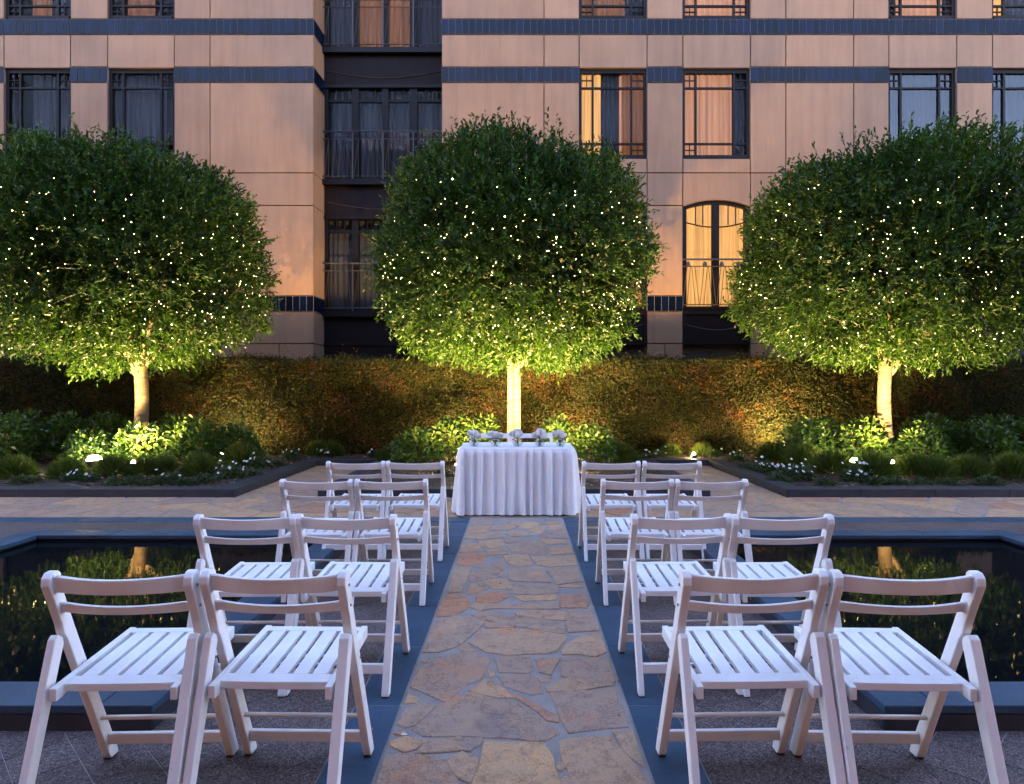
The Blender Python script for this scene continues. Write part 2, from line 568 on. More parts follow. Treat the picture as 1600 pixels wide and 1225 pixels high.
def mat_clear(name, ior, col=(1, 1, 1)):
    m, t, p = new_mat(name)
    p.inputs['Base Color'].default_value = (*col, 1)
    p.inputs['Roughness'].default_value = 0.0
    p.inputs['IOR'].default_value = ior
    p.inputs['Transmission Weight'].default_value = 1.0
    return m
M_VASE = mat_glass('clear_glass', 1.45, (0.95, 0.96, 0.96), 0.09)
M_VWATER = mat_glass('vase_water', 1.15, (0.93, 0.96, 0.92), 0.03)

def mat_emit(name, col, s):
    m, t, p = new_mat(name)
    p.inputs['Base Color'].default_value = (*col, 1)
    p.inputs['Emission Color'].default_value = (*col, 1)
    p.inputs['Emission Strength'].default_value = s
    return m
M_BULB = mat_emit('fairy_bulb_glow', (1.0, 0.74, 0.26), 6)
_t = M_BULB.node_tree
_a = N(_t, 'ShaderNodeAttribute', attribute_name='tint')
_m = N(_t, 'ShaderNodeMath', operation='MULTIPLY'); _m.inputs[1].default_value = 20.0
_t.links.new(_a.outputs['Fac'], _m.inputs[0])
_t.links.new(_m.outputs[0], _t.nodes['Principled BSDF'].inputs['Emission Strength'])
M_LENS = mat_emit('spotlight_lens_glow', (1.0, 0.8, 0.42), 40)
M_FILLWIN = mat_emit('warm_fill_window', (1.0, 0.38, 0.15), 0.10)  # added glow on the unseen wing, warm fill for the chair backs
M_DARKWIN = simple('dark_window', (0.02, 0.022, 0.028), 0.1)
M_WIRE = simple('green_wire', (0.01, 0.02, 0.01), 0.6)
M_FIX = simple('black_lamp_housing', (0.02, 0.02, 0.02), 0.45)

# ================================================================== GEOMETRY UTIL: polygons
def clip_poly(poly, a, b, c):
    """keep points with a*x+b*y<=c"""
    out = []
    n = len(poly)
    for i in range(n):
        p, q = poly[i], poly[(i + 1) % n]
        dp, dq = a * p[0] + b * p[1] - c, a * q[0] + b * q[1] - c
        if dp <= 0: out.append(p)
        if dp * dq < 0:
            s = dp / (dp - dq)
            out.append((p[0] + (q[0] - p[0]) * s, p[1] + (q[1] - p[1]) * s))
    return out

def clip_rect(poly, x0, x1, y0, y1):
    for (a, b, c) in ((-1, 0, -x0), (1, 0, x1), (0, -1, -y0), (0, 1, y1)):
        poly = clip_poly(poly, a, b, c)
        if len(poly) < 3: return []
    return poly

def area(poly):
    return 0.5 * sum(poly[i][0] * poly[(i + 1) % len(poly)][1] - poly[(i + 1) % len(poly)][0] * poly[i][1] for i in range(len(poly)))

def voronoi(rect, seeds, gap):
    x0, x1, y0, y1 = rect
    cells = []
    for i, s in enumerate(seeds):
        poly = [(x0, y0), (x1, y0), (x1, y1), (x0, y1)]
        for j, q in enumerate(seeds):
            if i == j: continue
            dx, dy = q[0] - s[0], q[1] - s[1]
            L = math.hypot(dx, dy)
            if L > 2.2: continue
            dx /= L; dy /= L
            mid = ((s[0] + q[0]) / 2, (s[1] + q[1]) / 2)
            poly = clip_poly(poly, dx, dy, mid[0] * dx + mid[1] * dy - gap / 2)
            if len(poly) < 3: break
        if len(poly) >= 3 and area(poly) > 0.004: cells.append(poly)
    return cells

def rough_outline(poly, rg, seg=0.06, amp=0.006):
    if area(poly) < 0: poly = poly[::-1]
    out = []
    n = len(poly)
    for i in range(n):
        p, q = poly[i], poly[(i + 1) % n]
        L = math.hypot(q[0] - p[0], q[1] - p[1])
        k = max(1, min(6, int(L / seg)))
        nx, ny = (q[1] - p[1]) / max(L, 1e-6), -(q[0] - p[0]) / max(L, 1e-6)
        for a in range(k):
            s = a / k
            d = rg.uniform(-amp, amp)
            out.append((p[0] + (q[0] - p[0]) * s + nx * d, p[1] + (q[1] - p[1]) * s + ny * d))
    return out

def stone(name, poly, top, mat, parent, thick=0.03, inset=0.004):
    """one flag: side skirt, soft arris, flat top, outline poly (ccw) in metres"""
    if area(poly) < 0: poly = poly[::-1]
    n = len(poly)
    cx = sum(p[0] for p in poly) / n; cy = sum(p[1] for p in poly) / n
    v = []
    for (z, ins) in ((top - thick, 0), (top - 0.003, 0), (top, inset)):
        for (x, y) in poly:
            L = math.hypot(x - cx, y - cy) + 1e-6
            k = max(0.0, 1 - ins / L)
            v.append((cx + (x - cx) * k, cy + (y - cy) * k, z))
    f = [[2 * n + i for i in range(n)]]
    for r in (0, 1):
        for i in range(n):
            j = (i + 1) % n
            f.append([r * n + i, r * n + j, (r + 1) * n + j, (r + 1) * n + i])
    return mesh_obj(name, v, f, mat, parent)

# ================================================================== GROUND
g = mesh_obj('ground', [(-60, -40, -0.06), (60, -40, -0.06), (60, 60, -0.06), (-60, 60, -0.06)], [(0, 1, 2, 3)], M_GROUT)
tag(g, kind='structure')

PX0, PX1 = -0.51, 0.472          # flagstone path
POOL_XI, POOL_XO = 1.70, 4.22     # inner water edges (|x|)
COP = 0.22
POOL_Y0, POOL_Y1 = 2.86, 5.72
COPZ = 0.10

# ---- crazy paving path
path = mesh_obj('path', [(PX0, -1.0, -0.0035), (PX1, -1.0, -0.0035), (PX1, 7.6, -0.0035), (PX0, 7.6, -0.0035),
                         (PX0, -1.0, -0.05), (PX1, -1.0, -0.05), (PX1, 7.6, -0.05), (PX0, 7.6, -0.05)],
                [(0, 1, 2, 3), (0, 4, 5, 1), (1, 5, 6, 2), (2, 6, 7, 3), (3, 7, 4, 0)], M_GROUT)
tag(path, kind='structure')
A = (580, 1050, 0.28125); B = (620, 930, 0.2375); C = (680, 805, 0.175)
STONES = [
 (A, [(235,315),(300,265),(400,180),(470,140),(560,115),(640,140),(780,165),(880,215),(960,280),(1040,335),(960,380),(800,370),(560,350),(300,355)]),
 (A, [(75,465),(230,455),(410,490),(440,540),(480,640),(500,760),(-40,760),(20,640)]),
 (A, [(250,450),(320,385),(490,365),(495,435),(380,445)]),
 (A, [(500,375),(615,368),(600,400),(545,440),(505,425)]),
 (A, [(430,490),(500,445),(590,480),(585,530),(545,610),(490,590),(445,540)]),
 (A, [(635,390),(950,395),(985,440),(1035,620),(1050,760),(540,760),(590,560)]),
 (A, [(1050,385),(1100,370),(1330,355),(1420,470),(1550,630),(1580,760),(1150,760),(1110,560),(1060,440)]),
 (A, [(1335,335),(1460,338),(1510,520),(1430,460)]),
 (A, [(1000,115),(1350,95),(1400,230),(1420,300),(1290,310),(1100,335),(1050,240)]),
 (A, [(145,285),(190,210),(300,170),(355,190),(250,290),(190,300)]),
 (A, [(110,390),(190,360),(300,385),(240,425),(180,440),(110,410)]),
 (A, [(180,175),(205,120),(270,145),(250,170)]),
 (A, [(120,345),(190,325),(190,350)]),
 (A, [(770,115),(830,140),(900,170),(1030,245),(1030,275),(970,260),(880,195)]),
 (A, [(555,100),(640,40),(730,90),(795,140),(700,140),(600,122)]),
 (A, [(980,85),(1080,35),(1340,75),(1100,105),(990,105)]),
 (A, [(1030,505),(1095,510),(1060,550),(1030,540)]),
 (A, [(1050,620),(1070,570),(1105,610),(1130,740),(1060,740)]),
 (B, [(225,425),(340,400),(460,372),(540,385),(615,425),(580,500),(535,550),(450,590),(380,650),(330,700),(230,660),(90,600),(110,550),(160,490)]),
 (B, [(255,140),(300,30),(350,-10),(430,0),(485,40),(450,90),(380,130)]),
 (B, [(165,370),(215,220),(300,165),(380,140),(570,150),(575,180),(500,250),(400,330),(280,370)]),
 (B, [(490,130),(560,110),(800,145),(1000,165),(1105,190),(1100,250),(1050,250),(850,212),(700,190),(580,158)]),
 (B, [(480,310),(560,230),(720,218),(900,230),(1095,265),(1110,290),(1040,360),(980,380),(720,390),(600,372)]),
 (B, [(1110,105),(1270,100),(1315,200),(1320,230),(1180,240),(1130,240),(1118,160)]),
 (B, [(1080,0),(1235,0),(1258,60),(1240,80),(1080,80)]),
 (B, [(780,118),(900,100),(1100,110),(1100,165),(900,150),(800,135)]),
 (B, [(485,80),(525,50),(830,62),(1060,50),(1060,88),(900,90),(640,85),(560,102)]),
 (B, [(1090,360),(1140,310),(1260,255),(1335,250),(1375,370),(1300,400),(1200,385),(1095,388)]),
 (B, [(650,420),(740,400),(870,410),(890,490),(850,508),(680,503)]),
 (B, [(920,422),(1070,417),(1040,470),(1010,520),(940,500)]),
 (B, [(1090,410),(1390,415),(1435,555),(1415,590),(1280,582),(1085,530)]),
 (B, [(665,532),(880,518),(935,570),(955,640),(880,650),(720,600)]),
 (B, [(140,432),(208,402),(190,442)]),
 (B, [(112,490),(150,466),(130,502)]),
 (B, [(598,500),(640,490),(650,530),(610,540)]),
 (B, [(930,540),(1020,532),(1000,570),(950,570)]),
 (B, [(590,172),(720,198),(780,212),(590,212)]),
 (B, [(405,345),(460,312),(515,368),(430,364)]),
 (B, [(245,162),(308,157),(280,180)]),
 (C, [(112,690),(150,470),(330,465),(290,540),(240,680)]),
 (C, [(285,705),(320,612),(430,602),(475,650),(380,685)]),
 (C, [(440,600),(480,572),(640,572),(690,640),(660,663),(520,658)]),
 (C, [(672,700),(720,612),(1085,622),(1088,690),(870,708)]),
 (C, [(662,482),(970,477),(1030,598),(720,588),(660,570)]),
 (C, [(1000,500),(1080,472),(1250,470),(1318,590),(1080,618),(1060,560)]),
 (C, [(855,372),(1240,367),(1262,445),(1020,458),(920,448)]),
 (C, [(600,362),(820,352),(868,440),(720,458),(650,420)]),
 (C, [(165,430),(220,357),(310,333),(470,357),(400,430),(290,448)]),
 (C, [(312,550),(400,452),(600,412),(620,450),(600,538),(420,578),(320,588)]),
 (C, [(772,340),(782,232),(960,232),(1010,280),(980,350),(860,353)]),
 (C, [(642,280),(750,262),(768,320),(680,330)]),
 (C, [(1032,300),(1190,277),(1232,340),(1040,350)]),
 (C, [(382,260),(402,232),(600,222),(615,270),(500,298)]),
 (C, [(192,330),(250,252),(370,252),(430,320),(300,325)]),
 (C, [(930,207),(1160,226),(1170,255),(1000,255)]),
 (C, [(250,207),(270,182),(600,152),(610,200),(400,215)]),
 (C, [(632,170),(660,142),(800,142),(880,180),(700,190)]),
 (C, [(842,135),(900,102),(1000,92),(940,165)]),
 (C, [(942,178),(990,137),(1170,137),(1198,208),(960,200)]),
 (C, [(282,165),(310,97),(500,97),(450,150)]),
 (C, [(482,140),(530,92),(680,72),(720,110),(640,133)]),
 (C, [(332,88),(342,40),(500,40),(520,80)]),
 (C, [(742,110),(800,62),(940,67),(860,120)]),
 (C, [(952,82),(1020,57),(1100,57),(1110,75)]),
 (C, [(1012,122),(1022,92),(1130,82),(1160,125)]),
 (C, [(652,62),(740,42),(780,75),(740,100)]),
 (C, [(602,217),(760,197),(760,226),(640,250)]),
 (C, [(452,312),(620,302),(640,345),(480,358)]),
 (C, [(382,712),(560,682),(670,718),(540,780),(370,780)]),
 (C, [(1112,642),(1200,612),(1310,627),(1318,645)]),
 (C, [(702,722),(1078,714),(1078,755),(800,768)]),
]
rs = random.Random(3)
for (org, pts) in STONES:
    poly = []
    for (x, y) in pts:
        px, py = org[0] + x * org[2], org[1] + y * org[2]
        D = gD(py)
        poly.append((min(PX1 - 0.012, max(PX0 + 0.012, gX(px, D))), D))
    if area(poly) < 0: poly = poly[::-1]
    cxm = sum(q[0] for q in poly) / len(poly); cym = sum(q[1] for q in poly) / len(poly)
    grow = []
    for (x_, y_) in poly:
        L_ = math.hypot(x_ - cxm, y_ - cym) + 1e-6
        k_ = 1 + min(.010, .12 * L_) / L_
        grow.append((min(PX1 - 0.008, max(PX0 + 0.008, cxm + (x_ - cxm) * k_)), cym + (y_ - cym) * k_))
    poly = grow
    stone('flagstone', rough_outline(poly, rs, 0.05, 0.005), rs.uniform(0.0, 0.0035), M_FLAG, path)
seeds = [(rs.uniform(PX0, PX1), rs.uniform(0.6, 2.05)) for _ in range(14)]
for c in voronoi((PX0 + .01, PX1 - .01, 0.6, 2.06), seeds, 0.03):
    stone('flagstone', rough_outline(c, rs, 0.08, 0.006), rs.uniform(0.0, 0.0035), M_FLAG, path)
seeds = [(rs.uniform(PX0, PX1), rs.uniform(7.0, 7.6)) for _ in range(8)]

# ---- bluestone bands either side of the path, laid as slabs
def slab(name, x0, x1, y0, y1, z1, th, mat, parent, bev=0.003):
    return MB().box(x0, x1, y0, y1, z1 - th, z1, bev).build(name, mat, parent, fix=False)

for side, (bx0, bx1) in (('left', (-0.712, PX0 - 0.004)), ('right', (PX1 + 0.004, 0.675))):
    band = mesh_obj('paving_band_' + side, [(bx0 - .003, -1, -0.0025), (bx1 + .003, -1, -0.0025), (bx1 + .003, 6.8, -0.0025), (bx0 - .003, 6.8, -0.0025)], [(0, 1, 2, 3)], M_GROUT)
    tag(band, kind='structure')
    y = 2.195 - 0.655 * 2
    while y < 6.8:
        slab('slab', bx0 + .0015, bx1 - .0015, y + .002, min(y + 0.653, 6.795), rnd.uniform(-.001, .001), 0.03, M_BLUE, band)
        y += 0.655
# transverse band in front of the flagstone terrace
tb = mesh_obj('paving_band_cross', [(-9, 6.801, -0.0028), (9, 6.801, -0.0028), (9, 7.04, -0.0028), (-9, 7.04, -0.0028)], [(0, 1, 2, 3)], M_GROUT)
tag(tb, kind='structure')
x = -9.0
while x < 9:
    x1 = x + 0.62
    if not (x1 > PX0 and x < PX1):
        slab('slab', x + .002, x1 - .002, 6.802, 7.038, rnd.uniform(-.001, .001), 0.03, M_BLUE, tb)
    else:
        if x < PX0 - 0.05: slab('slab', x + .002, PX0 - .006, 6.802, 7.038, 0, 0.03, M_BLUE, tb)
        if x1 > PX1 + 0.05: slab('slab', PX1 + .006, x1 - .002, 6.802, 7.038, 0, 0.03, M_BLUE, tb)
    x = x1

# ---- pink granite paving laid diagonally
def granite_zone(name, rects, tile_rect):
    v, f = [], []
    for (x0, x1, y0, y1) in rects:
        b = len(v)
        v += [(x0, y0, -0.004), (x1, y0, -0.004), (x1, y1, -0.004), (x0, y1, -0.004)]
        f.append((b, b + 1, b + 2, b + 3))
    zo = mesh_obj(name, v, f, M_GRAN)
    tag(zo, kind='structure')
    for (x0, x1, y0, y1) in tile_rect:
        mesh_obj('joint_mortar', [(x0, y0, -0.002), (x1, y0, -0.002), (x1, y1, -0.002), (x0, y1, -0.002)], [(0, 1, 2, 3)], M_GROUT, zo)
    S = 0.2; q = math.sqrt(0.5)
    off_a, off_b = 1.647 * q, 3.491 * q
    for (x0, x1, y0, y1) in tile_rect:
        for i in range(-40, 80):
            for j in range(-40, 80):
                a0, a1 = off_a + i * S, off_a + (i + 1) * S       # along (x+y)/sqrt2
                b0, b1 = off_b + j * S, off_b + (j + 1) * S       # along (y-x)/sqrt2
                pl = [((a - b) * q, (a + b) * q) for (a, b) in ((a0 + .0015, b0 + .0015), (a1 - .0015, b0 + .0015), (a1 - .0015, b1 - .0015), (a0 + .0015, b1 - .0015))]
                pl = clip_rect(pl, x0, x1, y0, y1)
                if len(pl) >= 3 and abs(area(pl)) > 0.0006:
                    stone('granite_paver', pl, rnd.uniform(-.0006, .0008), M_GRAN, zo, 0.02, 0.0012)
granite_zone('granite_paving_left', [(-9, -0.714, -1, 6.798)], [(-1.48, -0.716, 1.9, 6.0), (-2.6, -1.482, 1.95, 2.63)])
granite_zone('granite_paving_right', [(0.677, 9, -1, 6.798)], [(0.679, 1.48, 1.9, 6.0), (1.482, 2.6, 1.95, 2.63)])

# ---- flagstone terrace beyond
terr = mesh_obj('terrace', [(-9, 7.04, -0.0035), (9, 7.04, -0.0035), (9, 12.0, -0.0035), (-9, 12.0, -0.0035)], [(0, 1, 2, 3)], M_GROUT)
tag(terr, kind='structure')
def jitter_seeds(rect, s, rg):
    x0, x1, y0, y1 = rect
    out = []
    nx, ny = max(1, int((x1 - x0) / s)), max(1, int((y1 - y0) / (s * 0.9)))
    for i in range(nx):
        for j in range(ny):
            out.append((x0 + (i + 0.5 + rg.uniform(-.45, .45)) * (x1 - x0) / nx, y0 + (j + 0.5 + rg.uniform(-.45, .45)) * (y1 - y0) / ny))
    return out
for rect in ((-6.9, 6.9, 7.045, 8.33), (-3.62, -2.56, 8.35, 11.8), (2.45, 3.42, 8.35, 11.8)):
    for c in voronoi(rect, jitter_seeds(rect, 0.42, rs), 0.03):
        stone('flagstone', rough_outline(c, rs, 0.12, 0.008), rs.uniform(0.0, 0.0035), M_FLAG, terr, 0.02)

# ================================================================== POOLS
def pool(sign, label):
    X0, X1 = sorted((sign * POOL_XI, sign * POOL_XO))
    y0, y1 = POOL_Y0, POOL_Y1
    root = mesh_obj('pool', [], [], None)
    mb = MB()
    b, tz = -0.6, COPZ - 0.035
    # lining: floor and four inner walls
    mb.add([(X0 - .02, y0 - .02, b), (X1 + .02, y0 - .02, b), (X1 + .02, y1 + .02, b), (X0 - .02, y1 + .02, b),
            (X0 - .02, y0 - .02, tz), (X1 + .02, y0 - .02, tz), (X1 + .02, y1 + .02, tz), (X0 - .02, y1 + .02, tz)],
           [(0, 1, 2, 3), (0, 4, 5, 1), (1, 5, 6, 2), (2, 6, 7, 3), (3, 7, 4, 0)])
    mb.build('pool_lining', M_POOLTILE, root, fix=False)
    # plinth under the coping (dark front face)
    for (a0, a1, c0, c1) in ((X0 - COP + .012, X1 + COP - .012, y0 - COP + .012, y0 - .025), (X0 - COP + .012, X1 + COP - .012, y1 + .025, y1 + COP - .012),
                             (X0 - COP + .012, X0 - .025, y0 - .025, y1 + .025), (X1 + .025, X1 + COP - .012, y0 - .025, y1 + .025)):
        MB().box(a0, a1, c0, c1, -0.05, COPZ - 0.036).build('plinth', M_POOLTILE, root, fix=False)
    def cop(a0, a1, c0, c1):
        MB().box(a0 + .0015, a1 - .0015, c0 + .0015, c1 - .0015, COPZ - 0.035, COPZ + rnd.uniform(-.0008, .0008), 0.003).build('coping_stone', M_BLUE, root, fix=False)
    def mitre(cx, cy, sx, sy):
        cop(min(cx, cx + sx * COP), max(cx, cx + sx * COP), min(cy, cy + sy * COP), max(cy, cy + sy * COP))
    for (cx, cy, sx, sy) in ((X0, y0, -1, -1), (X1, y0, 1, -1), (X0, y1, -1, 1), (X1, y1, 1, 1)): mitre(cx, cy, sx, sy)
    n = 4
    for i in range(n):
        a0, a1 = X0 + (X1 - X0) * i / n, X0 + (X1 - X0) * (i + 1) / n
        cop(a0, a1, y0 - COP, y0); cop(a0, a1, y1, y1 + COP)
    n = 5
    for i in range(n):
        c0, c1 = y0 + (y1 - y0) * i / n, y0 + (y1 - y0) * (i + 1) / n
        cop(X0 - COP, X0, c0, c1); cop(X1, X1 + COP, c0, c1)
    # outer riser slabs below the coping
    def riser(a0, a1, c0, c1):
        MB().box(a0, a1, c0, c1, -0.03, COPZ - 0.037).build('riser_slab', M_KERB, root, fix=False)
    for i in range(4):
        a0, a1 = X0 - COP + .004 + (X1 - X0 + 2 * COP - .008) * i / 4, X0 - COP + .004 + (X1 - X0 + 2 * COP - .008) * (i + 1) / 4
        riser(a0 + .001, a1 - .001, y0 - COP + .003, y0 - COP + .011)
    for i in range(5):
        c0, c1 = y0 - COP + .012 + (y1 - y0 + 2 * COP - .02) * i / 5, y0 - COP + .012 + (y1 - y0 + 2 * COP - .02) * (i + 1) / 5
        riser(X0 - COP + .003, X0 - COP + .011, c0 + .001, c1 - .001); riser(X1 + COP - .011, X1 + COP - .003, c0 + .001, c1 - .001)
    tag(root, label, 'pool', 'reflecting pools')
    w = mesh_obj('water', [(X0 - .018, y0 - .018, COPZ - 0.052), (X1 + .018, y0 - .018, COPZ - 0.052), (X1 + .018, y1 + .018, COPZ - 0.052), (X0 - .018, y1 + .018, COPZ - 0.052)], [(0, 1, 2, 3)], M_WATER)
    tag(w, kind='structure')
pool(-1, 'black reflecting pool with bluestone coping left of the aisle')
pool(1, 'black reflecting pool with bluestone coping right of the aisle')

# ================================================================== GARDEN BEDS
KH, KW = 0.105, 0.25
BX_LI, BX_CL, BX_CR, BX_RI = -3.62, -2.56, 2.45, 3.42   # passage edges
YF, YB = 8.32, 11.75
bed = empty('garden_bed', (0, 0, 0)); bed.name = 'garden_bed'
def soil(x0, x1, y0, y1):
    nx, ny = max(2, int((x1 - x0) / 0.12)), max(2, int((y1 - y0) / 0.12))
    X, Y = np.meshgrid(np.linspace(x0, x1, nx + 1), np.linspace(y0, y1, ny + 1))
    Z = 0.075 + nrng.normal(0, 0.008, X.shape) + 0.015 * np.sin(X * 2.1) * np.cos(Y * 1.7)
    V = np.stack([X.ravel(), Y.ravel(), Z.ravel()], 1)
    i = np.arange((nx + 1) * (ny + 1)).reshape(ny + 1, nx + 1)
    Q = np.stack([i[:-1, :-1].ravel(), i[:-1, 1:].ravel(), i[1:, 1:].ravel(), i[1:, :-1].ravel()], 1)
    o = link(bpy.data.objects.new('soil', quick_mesh('soil', V, Q, M_SOIL, smooth=True)))
    tag(o, kind='structure')
SOILS = [(-11, BX_LI - KW, YF + KW, YB + KW), (BX_CL + KW, BX_CR - KW, YF + KW, YB + KW), (BX_RI + KW, 11, YF + KW, YB + KW), (-11, 11, YB + KW, 14.2)]
for s in SOILS: soil(*s)
bpy.data.objects.remove(bed)
kerb = mesh_obj('kerb', [], [], None)
tag(kerb, kind='structure')
def kerb_run(p, q):
    """straight run of kerb stones; the stone lies to the left of p->q"""
    p, q = Vector((*p, 0)), Vector((*q, 0))
    L = (q - p).length; d = (q - p) / L; nrm = Vector((-d.y, d.x, 0))
    n = max(1, round(L / 0.9))
    for i in range(n):
        a, b = p + d * (L * i / n + .0015), p + d * (L * (i + 1) / n - .0015)
        bm = bmesh.new()
        vs_ = [bm.verts.new(x) for x in (a, b, b + nrm * KW, a + nrm * KW)]
        fc = bm.faces.new(vs_)
        r = bmesh.ops.extrude_face_region(bm, geom=[fc])
        h = KH + rnd.uniform(-.001, .001)
        for e in r['geom']:
            if isinstance(e, bmesh.types.BMVert): e.co.z += h + 0.03
        bmesh.ops.translate(bm, vec=(0, 0, -0.03), verts=bm.verts)
        bmesh.ops.recalc_face_normals(bm, faces=bm.faces)
        bmesh.ops.bevel(bm, geom=bm.edges[:], offset=0.004, segments=1, affect='EDGES')
        MB().bm(bm).build('kerb_stone', M_KERB, kerb, fix=False)
kerb_run((-11, YF), (BX_LI, YF)); kerb_run((BX_LI, YF + KW), (BX_LI, YB))
kerb_run((BX_LI - KW, YB), (BX_CL + KW, YB))
def kerb_box(x0, x1, y0, y1, along):
    L = (x1 - x0) if along == 'x' else (y1 - y0)
    n = max(1, round(L / 0.9))
    for i in range(n):
        h = KH + rnd.uniform(-.001, .001)
        if along == 'x':
            MB().box(x0 + L * i / n + .0015, x0 + L * (i + 1) / n - .0015, y0, y1, -0.03, h, 0.004).build('kerb_stone', M_KERB, kerb, fix=False)
        else:
            MB().box(x0, x1, y0 + L * i / n + .0015, y0 + L * (i + 1) / n - .0015, -0.03, h, 0.004).build('kerb_stone', M_KERB, kerb, fix=False)
kerb_box(BX_CL, BX_CR, YF, YF + KW, 'x')
kerb_box(BX_CL, BX_CL + KW, YF + KW, YB, 'y')
kerb_box(BX_CR - KW, BX_CR, YF + KW, YB, 'y')
kerb_box(BX_CR - KW, BX_RI + KW, YB, YB + KW, 'x')
kerb_box(BX_RI, BX_RI + KW, YF + KW, YB, 'y')
kerb_box(BX_RI, 11, YF, YF + KW, 'x')

# bark mulch chips
def chips(n):
    V, Q, T = [], [], []
    areas = np.array([(s[1] - s[0]) * (s[3] - s[2]) for s in SOILS]); pr = areas / areas.sum()
    k = nrng.choice(len(SOILS), n, p=pr)
    for i in range(n):
        s = SOILS[k[i]]
        c = np.array([nrng.uniform(s[0], s[1]), nrng.uniform(s[2], s[3]), 0.088])
        a = nrng.uniform(0, 6.28); l, w = nrng.uniform(.015, .045), nrng.uniform(.006, .015)
        d = np.array([math.cos(a), math.sin(a), nrng.normal(0, .25)]) * l
        e = np.array([-math.sin(a), math.cos(a), nrng.normal(0, .3)]) * w
        b = len(V)
        V += [c - d - e, c + d - e, c + d + e, c - d + e]
        Q.append((b, b + 1, b + 2, b + 3)); T += [nrng.random()] * 4
    o = link(bpy.data.objects.new('bark_mulch', quick_mesh('bark_mulch', np.array(V), np.array(Q), M_CHIP, T)))
    tag(o, 'loose brown bark chips spread over the garden beds', 'mulch', kind='stuff')
chips(9000)

# ================================================================== BUILDING
FD = 15.0
SC = FD / FPX
def fx(px): return (px - PPX) * SC
def fz(py): return CAMZ + (PPY - py) * SC
bld = empty('hotel_building', (0, FD, 0))
tag(bld, 'cream panelled hotel facade with navy tile bands, balconies and dark framed windows', 'building')

# backing wall with holes is made from strips behind the panels
WIN_L = [(6, 110), (168, 272)]
WIN_R = [(905, 1011), (1067, 1172.5), (1389, 1495), (1551, 1657)]
WINS = WIN_L + WIN_R
COLS_L = [(-260, -154), (-154, -52), (-52, 6), (6, 110), (110, 168), (168, 272), (272, 328), (328, 490)]
COLS_R = [(690, 850), (850, 905), (905, 1011), (1011, 1067), (1067, 1172.5), (1172.5, 1228), (1228, 1334), (1334, 1389), (1389, 1495), (1495, 1551), (1551, 1657), (1657, 1713), (1713, 1820), (1820, 1920)]
JT = 0.011
def panel(px0, px1, py0, py1):
    return MB().box(fx(px0) + JT, fx(px1) - JT, 0, 0.07, fz(py1) + JT, fz(py0) - JT, 0.006).build('wall_panel', M_PANEL, bld, fix=False)
def arch_panel(px0, px1, py0, py1, rise):
    x0, x1 = fx(px0) + JT, fx(px1) - JT
    zt, zb = fz(py0) - JT, fz(py1)
    pts = [(x0, zt), (x0, zb)]
    for i in range(1, 16):
        s = i / 16
        pts.append((x0 + (x1 - x0) * s, zb + (fz(py1 - rise) - fz(py1)) * (1 - (2 * s - 1) ** 2)))
    pts += [(x1, zb), (x1, zt)]
    MB().prism(pts, 'y', 0, 0.07).build('wall_panel', M_PANEL, bld)
def backing(px0, px1, py0, py1):
    back.box(fx(px0), fx(px1), 0.05, 0.34, fz(py1), fz(py0))
back = MB()
TOP = -330
for cols in (COLS_L, COLS_R):
    for c in cols:
        isw = c in WINS
        if not isw:
            for (a, b) in ((TOP, -175), (-151, -101), (-76, 29.5), (54, 104.5), (129, 270), (270, 321), (321, 462), (487, 537)):
                panel(c[0], c[1], a, b)
            if c[1] - c[0] > 90:
                mid = (c[0] + c[1]) / 2
                panel(c[0], mid - 26, 537, 620); panel(mid - 26, mid + 27, 537, 620); panel(mid + 27, c[1], 537, 620)
            else:
                mid = (c[0] + c[1]) / 2
                panel(c[0], mid, 537, 620); panel(mid, c[1], 537, 620)
            panel(c[0], c[1], 620, 705)
            backing(c[0], c[1], TOP, 706)
        else:
            panel(c[0], c[1], TOP, -175); panel(c[0], c[1], -151, -101); panel(c[0], c[1], 54, 106.5); panel(c[0], c[1], 247.5, 270)
            arch_panel(c[0], c[1], 270, 322, 10)
            backing(c[0], c[1], TOP, -101); backing(c[0], c[1], 28, 106.5); backing(c[0], c[1], 247.5, 309)
back.build('backing_wall', M_JOINT, bld)

